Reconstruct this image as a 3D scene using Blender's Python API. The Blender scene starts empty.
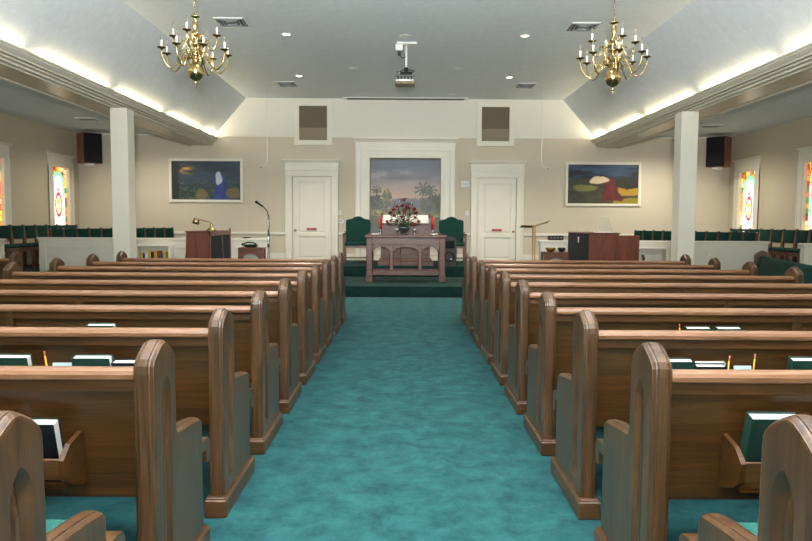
import bpy, bmesh, math, random
from mathutils import Vector, Matrix
random.seed(7)
PI = math.pi
C = bpy.context.scene.collection
scene = bpy.context.scene

# ------------------------------------------------------------------ camera
F, PITCH, YAW, HC, ROLL = 707.5, .0679, .0030, 1.3756, .0057
def ray(px, py):
    a = px-406; b = py-270.5
    c, s = math.cos(ROLL), math.sin(ROLL)
    a, b = a*c+b*s, -a*s+b*c
    x = a/F; u = -b/F
    c, s = math.cos(PITCH), math.sin(PITCH)
    Y = c+u*s; Z = -s+u*c
    c, s = math.cos(YAW), math.sin(YAW)
    return Vector((c*x+s*Y, -s*x+c*Y, Z))
def make_camera():
    cam = bpy.data.objects.new('camera', bpy.data.cameras.new('camera')); C.objects.link(cam)
    fwd = ray(406, 270.5).normalized()
    right = (ray(407, 270.5)-ray(405, 270.5)).normalized()
    up = right.cross(fwd).normalized()
    m = Matrix((right, up, -fwd)).transposed().to_4x4(); m.translation = (0, 0, HC)
    cam.matrix_world = m
    cam.data.sensor_width = 36; cam.data.lens = 36*F/812; cam.data.clip_start = .02
    scene.camera = cam
make_camera()

# ------------------------------------------------------------------ materials
def lin(c):
    r = []
    for v in c[:3]:
        v = v/255.
        r.append(v/12.92 if v <= .04045 else ((v+.055)/1.055)**2.4)
    return (r[0], r[1], r[2], 1)
M = {}
def mat(name, col, rough=.6, metal=0., coat=0., noise=None, bump=None, emis=None, alpha=None, trans=0., spec=None, attr=None):
    """noise=(amount, (sx,sy,sz), detail)  bump=(strength, scale)"""
    m = bpy.data.materials.new(name); m.use_nodes = True
    nt = m.node_tree; b = nt.nodes['Principled BSDF']
    b.inputs['Base Color'].default_value = lin(col)
    b.inputs['Roughness'].default_value = rough; b.inputs['Metallic'].default_value = metal
    b.inputs['Coat Weight'].default_value = coat; b.inputs['Coat Roughness'].default_value = .25
    if spec is not None: b.inputs['Specular IOR Level'].default_value = spec
    if trans: b.inputs['Transmission Weight'].default_value = trans
    tc = nt.nodes.new('ShaderNodeTexCoord')
    if noise:
        amt, sc, det = noise
        mp = nt.nodes.new('ShaderNodeMapping'); mp.inputs['Scale'].default_value = sc
        nt.links.new(tc.outputs['Object'], mp.inputs['Vector'])
        n = nt.nodes.new('ShaderNodeTexNoise'); n.inputs['Scale'].default_value = 1; n.inputs['Detail'].default_value = det
        n.inputs['Distortion'].default_value = .6
        nt.links.new(mp.outputs[0], n.inputs['Vector'])
        mr = nt.nodes.new('ShaderNodeMapRange'); mr.inputs['From Min'].default_value = .28; mr.inputs['From Max'].default_value = .72
        nt.links.new(n.outputs['Fac'], mr.inputs['Value'])
        mx = nt.nodes.new('ShaderNodeMix'); mx.data_type = 'RGBA'
        c = lin(col)
        mx.inputs[6].default_value = tuple(max(0, v*(1-amt)) for v in c[:3])+(1,)
        mx.inputs[7].default_value = tuple(min(1, v*(1+amt)) for v in c[:3])+(1,)
        nt.links.new(mr.outputs[0], mx.inputs[0]); nt.links.new(mx.outputs[2], b.inputs['Base Color'])
    if bump:
        n2 = nt.nodes.new('ShaderNodeTexNoise'); n2.inputs['Scale'].default_value = bump[1]; n2.inputs['Detail'].default_value = 3
        nt.links.new(tc.outputs['Object'], n2.inputs['Vector'])
        bp = nt.nodes.new('ShaderNodeBump'); bp.inputs['Strength'].default_value = bump[0]; bp.inputs['Distance'].default_value = .01
        nt.links.new(n2.outputs['Fac'], bp.inputs['Height']); nt.links.new(bp.outputs[0], b.inputs['Normal'])
    if attr:
        a = nt.nodes.new('ShaderNodeAttribute'); a.attribute_name = 'paint'
        nt.links.new(a.outputs['Color'], b.inputs['Base Color'])
        if emis:
            nt.links.new(a.outputs['Color'], b.inputs['Emission Color']); b.inputs['Emission Strength'].default_value = emis
    elif emis:
        b.inputs['Emission Color'].default_value = lin(emis[0]); b.inputs['Emission Strength'].default_value = emis[1]
    if alpha is not None: b.inputs['Alpha'].default_value = alpha
    M[name] = m; return m
def carpet(name, dark, light, sc=1.1):
    m = bpy.data.materials.new(name); m.use_nodes = True
    nt = m.node_tree; b = nt.nodes['Principled BSDF']; b.inputs['Roughness'].default_value = .95
    b.inputs['Specular IOR Level'].default_value = .15; b.inputs['Sheen Weight'].default_value = .04
    tc = nt.nodes.new('ShaderNodeTexCoord')
    n = nt.nodes.new('ShaderNodeTexNoise'); n.inputs['Scale'].default_value = sc*1.7; n.inputs['Detail'].default_value = 9; n.inputs['Roughness'].default_value = .74; n.inputs['Distortion'].default_value = .25
    n2 = nt.nodes.new('ShaderNodeTexNoise'); n2.inputs['Scale'].default_value = 140; n2.inputs['Detail'].default_value = 2
    nt.links.new(tc.outputs['Object'], n.inputs['Vector']); nt.links.new(tc.outputs['Object'], n2.inputs['Vector'])
    ad = nt.nodes.new('ShaderNodeMath'); ad.operation = 'MULTIPLY_ADD'; ad.inputs[1].default_value = .25
    nt.links.new(n2.outputs['Fac'], ad.inputs[0]); nt.links.new(n.outputs['Fac'], ad.inputs[2])
    mr = nt.nodes.new('ShaderNodeMapRange'); mr.inputs['From Min'].default_value = .42; mr.inputs['From Max'].default_value = .86
    nt.links.new(ad.outputs[0], mr.inputs['Value'])
    mx = nt.nodes.new('ShaderNodeMix'); mx.data_type = 'RGBA'
    mx.inputs[6].default_value = lin(dark); mx.inputs[7].default_value = lin(light)
    nt.links.new(mr.outputs[0], mx.inputs[0]); nt.links.new(mx.outputs[2], b.inputs['Base Color'])
    bp = nt.nodes.new('ShaderNodeBump'); bp.inputs['Strength'].default_value = .5; bp.inputs['Distance'].default_value = .004
    nt.links.new(n2.outputs['Fac'], bp.inputs['Height']); nt.links.new(bp.outputs[0], b.inputs['Normal'])
    M[name] = m; return m
def wood(name, dark, light, grain, rough=.38, coat=.25):
    m = bpy.data.materials.new(name); m.use_nodes = True
    nt = m.node_tree; b = nt.nodes['Principled BSDF']
    b.inputs['Roughness'].default_value = rough; b.inputs['Coat Weight'].default_value = coat; b.inputs['Coat Roughness'].default_value = .3
    tc = nt.nodes.new('ShaderNodeTexCoord'); mp = nt.nodes.new('ShaderNodeMapping'); mp.inputs['Scale'].default_value = grain
    oi = nt.nodes.new('ShaderNodeObjectInfo')
    va = nt.nodes.new('ShaderNodeVectorMath'); va.operation = 'MULTIPLY_ADD'; va.inputs[1].default_value = (13, 7, 5)
    cb = nt.nodes.new('ShaderNodeCombineXYZ')
    for k in range(3): nt.links.new(oi.outputs['Random'], cb.inputs[k])
    nt.links.new(cb.outputs[0], va.inputs[0]); nt.links.new(tc.outputs['Object'], va.inputs[2])
    nt.links.new(va.outputs[0], mp.inputs['Vector'])
    n = nt.nodes.new('ShaderNodeTexNoise'); n.inputs['Scale'].default_value = 1; n.inputs['Detail'].default_value = 6; n.inputs['Distortion'].default_value = 1.6; n.inputs['Roughness'].default_value = .6
    nt.links.new(mp.outputs[0], n.inputs['Vector'])
    mp2 = nt.nodes.new('ShaderNodeMapping'); mp2.inputs['Scale'].default_value = tuple(g*7 for g in grain)
    nt.links.new(va.outputs[0], mp2.inputs['Vector'])
    n2 = nt.nodes.new('ShaderNodeTexNoise'); n2.inputs['Scale'].default_value = 1; n2.inputs['Detail'].default_value = 3
    nt.links.new(mp2.outputs[0], n2.inputs['Vector'])
    ad = nt.nodes.new('ShaderNodeMath'); ad.operation = 'MULTIPLY_ADD'; ad.inputs[1].default_value = .45
    nt.links.new(n2.outputs['Fac'], ad.inputs[0]); nt.links.new(n.outputs['Fac'], ad.inputs[2])
    mr = nt.nodes.new('ShaderNodeMapRange'); mr.inputs['From Min'].default_value = .5; mr.inputs['From Max'].default_value = .95
    nt.links.new(ad.outputs[0], mr.inputs['Value'])
    mx = nt.nodes.new('ShaderNodeMix'); mx.data_type = 'RGBA'
    mx.inputs[6].default_value = lin(dark); mx.inputs[7].default_value = lin(light)
    nt.links.new(mr.outputs[0], mx.inputs[0]); nt.links.new(mx.outputs[2], b.inputs['Base Color'])
    M[name] = m; return m

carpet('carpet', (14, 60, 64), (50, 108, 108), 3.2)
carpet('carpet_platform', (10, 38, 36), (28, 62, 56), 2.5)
wood('oak_across', (60, 36, 14), (108, 70, 32), (1.0, 11, 19), .36, .3)
wood('oak_up', (56, 36, 18), (104, 72, 41), (12, 11, 1.1), .34, .35)
wood('oak_rail', (118, 78, 50), (160, 116, 82), (1.6, 14, 14), .3, .5)
wood('walnut', (92, 44, 26), (128, 68, 42), (9, 9, 1.2), .4)
wood('walnut_across', (84, 44, 30), (128, 76, 54), (1.4, 9, 12), .38)
wood('table_wood', (78, 45, 32), (114, 72, 53), (1.6, 8, 10), .4, .1)
wood('chair_wood', (78, 46, 26), (116, 74, 44), (9, 9, 1.5), .35)
mat('wall_beige', (211, 201, 180), .85, noise=(.03, (.6, .6, .6), 2), bump=(.06, 60))
mat('wall_side', (200, 190, 166), .85, noise=(.03, (.6, .6, .6), 2), bump=(.06, 60))
mat('wall_white', (232, 230, 218), .8, bump=(.05, 60))
mat('ceiling_paint', (222, 228, 234), .9, noise=(.045, (9, 9, 9), 5), bump=(.25, 45))
mat('trim_white', (234, 230, 214), .35, noise=(.02, (2, 2, 2), 2))
mat('trim_cream', (214, 208, 190), .4)
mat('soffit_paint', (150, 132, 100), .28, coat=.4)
mat('cloth_green', (22, 62, 54), .9, noise=(.25, (60, 60, 60), 2), bump=(.3, 200), spec=.2)
mat('cushion_teal', (44, 100, 90), .95, noise=(.3, (90, 90, 90), 3), bump=(.4, 200), spec=.2)
mat('brass', (196, 172, 118), .22, 1.)
mat('brass_dull', (176, 140, 78), .32, 1.)
mat('brass_dark', (104, 84, 46), .4, 1.)
mat('acrylic', (214, 206, 184), .15, alpha=.5)
mat('chrome', (200, 200, 200), .2, 1.)
mat('candle_white', (236, 234, 222), .5)
mat('clear_glass', (250, 250, 245), .03, trans=1., spec=.5)
mat('black_plastic', (11, 11, 12), .45)
mat('black_cloth', (14, 16, 22), .9, bump=(.3, 300))
mat('dark_metal', (40, 36, 32), .4, .8)
mat('white_plastic', (225, 226, 222), .4)
mat('grey_plastic', (120, 118, 108), .4)
mat('sign_red', (176, 44, 44), .5)
mat('letter_white', (225, 205, 200), .6)
mat('book_green', (30, 66, 56), .6, bump=(.2, 400))
mat('book_black', (20, 22, 26), .5, bump=(.2, 400))
mat('book_blue', (40, 70, 130), .6); mat('book_yellow', (214, 178, 60), .6); mat('book_red', (150, 50, 44), .6)
mat('pages', (234, 232, 222), .8, noise=(.05, (4, 4, 300), 1))
mat('card_blue', (196, 214, 216), .7)
mat('paper', (232, 234, 228), .8)
mat('pencil_yellow', (238, 170, 40), .45); mat('eraser_pink', (214, 120, 110), .7); mat('pencil_tip', (222, 190, 150), .7)
mat('candle_red', (196, 34, 36), .45)
mat('rose_red', (128, 10, 22), .6); mat('rose_pink', (214, 170, 176), .6)
mat('leaf_green', (44, 78, 40), .6, noise=(.3, (20, 20, 20), 2)); mat('sprig_pale', (190, 190, 170), .7)
mat('vase_green', (44, 66, 56), .12, coat=.6)
mat('grille_dark', (112, 102, 84), .9, noise=(.15, (80, 80, 80), 2)); mat('grille_light', (146, 134, 114), .9, noise=(.15, (80, 80, 80), 2))
mat('vent_grey', (150, 158, 162), .35, .3)
mat('lamp_lens', (255, 240, 215), .4, emis=((255, 236, 205), 6))
mat('lamp_lens_off', (236, 238, 232), .4)
mat('tube_lamp', (255, 238, 200), .4, emis=((255, 232, 180), 3))
mat('painted', (128, 128, 128), .45, attr=True, coat=.15)
mat('stained_glass', (128, 128, 128), .3, attr=True, emis=.95)
mat('olive_shell', (118, 106, 78), .45)
mat('rear_fill_glow', (240, 245, 250), .3, emis=((225, 238, 255), 2.))  # glow for the panes of the added rear windows
mat('gold_bowl', (150, 120, 60), .4, .6)

# ------------------------------------------------------------------ mesh helpers
class MB:
    def __init__(s): s.bm = bmesh.new(); s.mats = []
    def mi(s, m):
        if m not in s.mats: s.mats.append(m)
        return s.mats.index(m)
    def _fin(s, faces, m, smooth=False):
        i = s.mi(m)
        for f in faces: f.material_index = i; f.smooth = smooth
    def box(s, x0, x1, y0, y1, z0, z1, m, bev=0., mtx=None, seg=1):
        r = bmesh.ops.create_cube(s.bm, size=1.)
        vs = r['verts']
        for v in vs:
            v.co = Vector((x0+(v.co.x+.5)*(x1-x0), y0+(v.co.y+.5)*(y1-y0), z0+(v.co.z+.5)*(z1-z0)))
        fs = set(f for v in vs for f in v.link_faces)
        if bev:
            es = list(set(e for v in vs for e in v.link_edges))
            q = bmesh.ops.bevel(s.bm, geom=es, offset=bev, segments=seg, affect='EDGES', profile=.5)
            fs = set(f for v in q['verts'] for f in v.link_faces) | set(q['faces']) | {f for f in fs if f.is_valid}
        fs = [f for f in fs if f.is_valid]
        if mtx is not None:
            for v in set(v for f in fs for v in f.verts): v.co = mtx @ v.co
        s._fin(fs, m, bool(bev) and seg > 1); return s
    def prism(s, poly, axis, a, b, m, mtx=None, smooth=False):
        """poly: list of 2D points; axis 'x': pts are (y,z); 'y': (x,z); 'z': (x,y)"""
        def P(p, t):
            return {'x': (t, p[0], p[1]), 'y': (p[0], t, p[1]), 'z': (p[0], p[1], t)}[axis]
        va = [s.bm.verts.new(P(p, a)) for p in poly]; vb = [s.bm.verts.new(P(p, b)) for p in poly]
        n = len(poly); fs = []
        for i in range(n):
            fs.append(s.bm.faces.new((va[i], va[(i+1) % n], vb[(i+1) % n], vb[i])))
        ca = s.bm.faces.new(va[::-1]); cb = s.bm.faces.new(vb)
        s._fin(fs, m, smooth); s._fin([ca, cb], m)
        if mtx is not None:
            for v in va+vb: v.co = mtx @ v.co
        bmesh.ops.recalc_face_normals(s.bm, faces=fs+[ca, cb]); return s
    def cyl(s, p0, p1, r0, m, r1=None, n=12, caps=True):
        r1 = r0 if r1 is None else r1
        p0 = Vector(p0); p1 = Vector(p1); d = (p1-p0)
        q = d.to_track_quat('Z', 'Y').to_matrix()
        A = []; B = []
        for i in range(n):
            a = 2*PI*i/n; v = Vector((math.cos(a), math.sin(a), 0))
            A.append(s.bm.verts.new(p0+q @ (v*r0))); B.append(s.bm.verts.new(p1+q @ (v*r1)))
        fs = [s.bm.faces.new((A[i], A[(i+1) % n], B[(i+1) % n], B[i])) for i in range(n)]
        s._fin(fs, m, True)
        if caps: s._fin([s.bm.faces.new(A[::-1]), s.bm.faces.new(B)], m)
        return s
    def tube(s, pts, r, m, n=8, radii=None):
        pts = [Vector(p) for p in pts]; rings = []
        up = Vector((0, 0, 1))
        for k, p in enumerate(pts):
            t = (pts[min(k+1, len(pts)-1)]-pts[max(k-1, 0)]).normalized()
            sd = t.cross(up)
            if sd.length < .05: sd = t.cross(Vector((0, 1, 0)))
            sd.normalize(); w = sd.cross(t).normalized()
            rr = radii[k] if radii else r
            rings.append([s.bm.verts.new(p+(sd*math.cos(2*PI*i/n)+w*math.sin(2*PI*i/n))*rr) for i in range(n)])
        fs = []
        for a, b in zip(rings, rings[1:]):
            for i in range(n): fs.append(s.bm.faces.new((a[i], a[(i+1) % n], b[(i+1) % n], b[i])))
        s._fin(fs, m, True)
        c = [s.bm.faces.new(rings[0][::-1]), s.bm.faces.new(rings[-1])]; s._fin(c, m)
        bmesh.ops.recalc_face_normals(s.bm, faces=fs+c); return s
    def lathe(s, prof, m, c=(0, 0, 0), n=20, sx=1., sy=1.):
        c = Vector(c); rings = []
        for r, z in prof:
            if r < 1e-5: rings.append([s.bm.verts.new(c+Vector((0, 0, z)))])
            else: rings.append([s.bm.verts.new(c+Vector((r*sx*math.cos(2*PI*i/n), r*sy*math.sin(2*PI*i/n), z))) for i in range(n)])
        fs = []
        for a, b in zip(rings, rings[1:]):
            for i in range(n):
                j = (i+1) % n
                if len(a) == 1 and len(b) == 1: continue
                if len(a) == 1: fs.append(s.bm.faces.new((a[0], b[j], b[i])))
                elif len(b) == 1: fs.append(s.bm.faces.new((a[i], a[j], b[0])))
                else: fs.append(s.bm.faces.new((a[i], a[j], b[j], b[i])))
        s._fin(fs, m, True); bmesh.ops.recalc_face_normals(s.bm, faces=fs); return s
    def ball(s, c, r, m, sc=(1, 1, 1), sub=2):
        q = bmesh.ops.create_icosphere(s.bm, subdivisions=sub, radius=r)
        for v in q['verts']: v.co = Vector((v.co.x*sc[0], v.co.y*sc[1], v.co.z*sc[2]))+Vector(c)
        s._fin(set(f for v in q['verts'] for f in v.link_faces), m, True); return s
    def quad(s, pts, m):
        f = s.bm.faces.new([s.bm.verts.new(p) for p in pts]); s._fin([f], m); return s
    def build(s, name, parent=None):
        me = bpy.data.meshes.new(name); s.bm.to_mesh(me); s.bm.free()
        for m in s.mats: me.materials.append(M[m])
        o = bpy.data.objects.new(name, me); C.objects.link(o)
        if parent is not None: o.parent = parent
        return o
def thing(name, label, cat, loc=(0, 0, 0), rz=0., group=None):
    o = bpy.data.objects.new(name, None); C.objects.link(o); o.location = loc; o.rotation_euler = (0, 0, rz)
    o.empty_display_size = .1
    o['label'] = label; o['category'] = cat
    if group: o['group'] = group
    return o
def tag(o, label, cat, group=None):
    o['label'] = label; o['category'] = cat
    if group: o['group'] = group
    return o
def struct(o): o['kind'] = 'structure'; return o
KIDS = {}
def kids(o):
    return [c for c in bpy.data.objects if c.parent == o]
def dup(root, loc, rz=0., label=None, mirror=False):
    def cp(o, par):
        c = o.copy(); C.objects.link(c)
        if par is not None: c.parent = par
        for k in kids(o): cp(k, c)
        return c
    r = cp(root, None); r.location = loc; r.rotation_euler = (0, 0, rz)
    if label: r['label'] = label
    return r
def ordinal(i): return ['first', 'second', 'third', 'fourth', 'fifth', 'sixth', 'seventh', 'eighth', 'ninth', 'tenth', 'eleventh', 'twelfth'][i]

# ------------------------------------------------------------------ room constants
YW = 17.4; XW = 7.95; YR = -5.0
ZC = 4.36; XCR = 3.84; ZS = 3.49; XB0 = 4.80; XB1 = 5.23; ZB = 3.215; ZLIP = 3.405; XLIP = 4.53

# floor
b = MB(); b.box(-8.2, 8.2, YR-.2, 12.9, -.2, 0, 'carpet'); b.box(-8.2, -2.6, 12.9, 13.4, -.2, 0, 'carpet'); b.box(2.6, 8.2, 12.9, 13.4, -.2, 0, 'carpet')
struct(b.build('floor'))
# platform: two carpeted steps and the raised choir floors
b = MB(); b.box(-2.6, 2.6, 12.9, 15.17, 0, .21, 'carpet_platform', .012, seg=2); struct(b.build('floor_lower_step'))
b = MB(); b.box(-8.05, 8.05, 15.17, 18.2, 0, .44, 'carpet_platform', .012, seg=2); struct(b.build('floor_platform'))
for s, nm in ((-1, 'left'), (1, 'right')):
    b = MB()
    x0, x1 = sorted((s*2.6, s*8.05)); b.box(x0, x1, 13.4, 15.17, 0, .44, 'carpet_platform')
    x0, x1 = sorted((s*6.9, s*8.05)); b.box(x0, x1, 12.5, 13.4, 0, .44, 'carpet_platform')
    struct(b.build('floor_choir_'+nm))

# walls with openings --------------------------------------------------------
def holed(b, u0, u1, z0, z1, holes, place, m):
    """cells of the rectangle not covered by a hole; place(ua,ub,za,zb) adds a box"""
    us = sorted(set([u0, u1]+[h[0] for h in holes]+[h[1] for h in holes]))
    for a, c in zip(us, us[1:]):
        hs = sorted([(h[2], h[3]) for h in holes if h[0] <= a+1e-6 and h[1] >= c-1e-6])
        z = z0
        for ha, hb in hs:
            if ha > z: place(b, a, c, z, ha, m)
            z = hb
        if z < z1: place(b, a, c, z, z1, m)
WIN = [(16.10, 16.88), (13.36, 14.14), (10.62, 11.40), (7.88, 8.66), (5.14, 5.92), (2.40, 3.18)]
ZW0, ZW1 = 1.02, 2.60
for s, nm in ((-1, 'left'), (1, 'right')):
    b = MB()
    def pl(b, a, c, z0, z1, m, s=s):
        x0, x1 = sorted((s*XW, s*(XW+.25))); b.box(x0, x1, a, c, z0, z1, m)
    holed(b, YR, YW, 0, 3.6, [(a, c, ZW0, ZW1) for a, c in WIN], pl, 'wall_side')
    struct(b.build('wall_'+nm))
b = MB()
def plf(b, a, c, z0, z1, m): b.box(a, c, YW, YW+.2, z0, z1, m)
ZSPLIT = 3.45
holed(b, -8.2, 8.2, 0, ZSPLIT, [(-.846, .89, 1.11, 2.937)], plf, 'wall_beige')
b.box(-8.2, 8.2, YW-.012, YW+.2, ZSPLIT, 4.6, 'wall_white')
struct(b.build('wall_front'))
b = MB(); holed(b, -8.2, 8.2, 0, 4.6, [(-2.4, -1.2, .9, 3.1), (-.95, .95, .0, 2.6), (1.2, 2.4, .9, 3.1)], lambda b, a, c, z0, z1, m: b.box(a, c, YR-.2, YR, z0, z1, m), 'wall_beige')
struct(b.build('wall_rear'))
# ceilings
b = MB(); t = .06
b.prism([(-XCR, ZC), (XCR, ZC), (XCR, ZC+t), (-XCR, ZC+t)], 'y', YR, YW, 'ceiling_paint')
struct(b.build('ceiling'))
for s, nm in ((-1, 'left'), (1, 'right')):
    b = MB()
    b.prism([(s*XCR, ZC), (s*4.72, 3.35), (s*4.80, 3.35), (s*XCR, ZC+t+.03)], 'y', YR, YW, 'ceiling_paint')
    struct(b.build('ceiling_slope_'+nm))
    b = MB(); x0, x1 = sorted((s*XB1, s*(XW+.1))); b.box(x0, x1, YR, YW, ZS, ZS+t, 'ceiling_paint'); struct(b.build('ceiling_aisle_'+nm))
    # beam with stepped cornice and light trough
    b = MB()
    pr = [(XB1, ZB), (XB1, ZS+.05), (4.86, ZS+.05), (4.86, 3.34), (4.60, 3.34), (4.58, 3.36), (4.565, ZLIP), (XLIP, ZLIP), (XLIP, ZLIP-.022), (4.545, ZLIP-.026), (4.548, ZLIP-.045), (4.575, 3.335), (4.60, 3.318),
          (4.60, 3.300), (4.66, 3.300), (4.66, 3.288), (4.635, 3.288), (4.635, 3.268), (4.69, 3.264), (4.69, 3.252), (4.67, 3.252), (4.67, 3.228), (4.735, 3.224), (4.735, 3.205), (4.765, 3.205), (4.765, ZB)]
    b.prism([(s*x, z) for x, z in pr], 'y', YR, YW-.001, 'trim_cream')
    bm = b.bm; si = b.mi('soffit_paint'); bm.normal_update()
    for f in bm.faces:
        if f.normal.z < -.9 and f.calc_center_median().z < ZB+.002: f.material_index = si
    struct(b.build('trim_beam_'+nm))
    b = MB()
    for k in range(2): b.box(*sorted((s*(XB1-.02-.02*k), s*(XB1+.03-.02*k))), YR, YW, ZB-.012-.01*k, ZB+.03, 'trim_cream')
    struct(b.build('trim_soffit_edge_'+nm))
    # column
    b = MB(); x0, x1 = sorted((s*4.53, s*4.81)); b.box(x0, x1, 11.7, 12.0, 0, ZB, 'trim_white', .006)
    o = struct(b.build('column_'+nm))
    # cove fluorescent battens with gaps, and their light
    for k in range(9):
        ya = 16.24-2.48*k-2.36+.0; yb = ya+2.30
        if k == 0: pass
        b = MB(); x0, x1 = sorted((s*4.61, s*4.69)); b.box(x0, x1, ya, yb, 3.342, 3.36, 'white_plastic'); 
        if yb > YR+.5 and ya > YR:
            t_ = thing('cove_light', 'fluorescent batten in the %s ceiling cove, %s from the pulpit wall' % (nm, ordinal(k+1)), 'light', (0, 0, 0), group='fluorescent battens hidden in the ceiling coves')
            b.build('batten', t_); b = MB(); b.cyl((s*4.65, ya+.04, 3.372), (s*4.65, yb-.04, 3.372), .012, 'tube_lamp', n=8); b.build('tube', t_)
            L = bpy.data.lights.new('cove_lamp', 'AREA'); L.shape = 'RECTANGLE'; L.size = .03; L.size_y = yb-ya-.15; L.energy = 6.5; L.color = (1, .84, .52)
            lo = bpy.data.objects.new('cove_lamp', L); C.objects.link(lo); lo.location = (s*4.64, (ya+yb)/2, 3.392)
            lo.rotation_euler = (PI, 0, 0)
        else: b.bm.free()
    # short last batten by the pulpit wall
    L = bpy.data.lights.new('cove_lamp', 'AREA'); L.shape = 'RECTANGLE'; L.size = .03; L.size_y = .85; L.energy = 5.5; L.color = (1, .86, .58)
    lo = bpy.data.objects.new('cove_lamp', L); C.objects.link(lo); lo.location = (s*4.64, 16.82, 3.392); lo.rotation_euler = (PI, 0, 0)
    t_ = thing('cove_light', 'short fluorescent batten at the pulpit end of the %s cove' % nm, 'light', (0, 0, 0), group='fluorescent battens hidden in the ceiling coves')
    b = MB(); x0, x1 = sorted((s*4.61, s*4.69)); b.box(x0, x1, 16.36, 17.28, 3.342, 3.36, 'white_plastic'); b.build('batten', t_)
    b = MB(); b.cyl((s*4.65, 16.4, 3.372), (s*4.65, 17.24, 3.372), .012, 'tube_lamp', n=8); b.build('tube', t_)

# chair rail, baseboards
n_ = 0
def trim(b):
    global n_; n_ += 1; return struct(b.build('trim_%d' % n_))
for x0, x1 in ((-7.93, -2.92), (-1.63, -1.2), (1.24, 1.62), (2.93, 7.93)):
    b = MB(); b.box(x0, x1, YW-.03, YW, 1.06, 1.12, 'trim_white', .006); b.box(x0, x1, YW-.018, YW, .44, .60, 'trim_white', .004); trim(b)
for s in (-1, 1):
    b = MB(); x0, x1 = sorted((s*(XW-.02), s*XW)); b.box(x0, x1, YR, 12.5, 0, .16, 'trim_white', .004); b.box(x0, x1, 12.5, YW-.02, .44, .58, 'trim_white', .004); trim(b)
# small picture rail at the head of the painted wall
b = MB(); b.box(-4.5, 4.5, YW-.02, YW, ZSPLIT-.02, ZSPLIT+.012, 'trim_white'); trim(b)

# pulpit-wall niche (baptistery) ------------------------------------------------
def painted_grid(name, nu, nv, pos, fn, m, parent=None):
    me = bpy.data.meshes.new(name)
    vs = []; cols = []
    for j in range(nv+1):
        for i in range(nu+1):
            u = i/nu; v = j/nv; vs.append(pos(u, v)); cols.append(lin([max(0, min(255, c)) for c in fn(u, v)]))
    fs = [(j*(nu+1)+i, j*(nu+1)+i+1, (j+1)*(nu+1)+i+1, (j+1)*(nu+1)+i) for j in range(nv) for i in range(nu)]
    me.from_pydata(vs, [], fs)
    a = me.color_attributes.new('paint', 'FLOAT_COLOR', 'POINT')
    for k, c in enumerate(cols): a.data[k].color = c
    me.materials.append(M[m]); me.update()
    o = bpy.data.objects.new(name, me); C.objects.link(o)
    if parent is not None: o.parent = parent
    return o
def hsh(x, y=0):
    return (math.sin(x*127.1+y*311.7)*43758.5453) % 1.
def vn(x, y):
    xi, yi = math.floor(x), math.floor(y); fx, fy = x-xi, y-yi; fx = fx*fx*(3-2*fx); fy = fy*fy*(3-2*fy)
    return (hsh(xi, yi)*(1-fx)+hsh(xi+1, yi)*fx)*(1-fy)+(hsh(xi, yi+1)*(1-fx)+hsh(xi+1, yi+1)*fx)*fy
def fbm(x, y): return .5*vn(x, y)+.3*vn(x*2.1+5, y*2.1)+.2*vn(x*4.3, y*4.3+9)
def mixc(a, c, t): t = max(0., min(1., t)); return tuple(a[k]*(1-t)+c[k]*t for k in range(3))
def sst(a, c, x): t = max(0., min(1., (x-a)/(c-a))); return t*t*(3-2*t)
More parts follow.
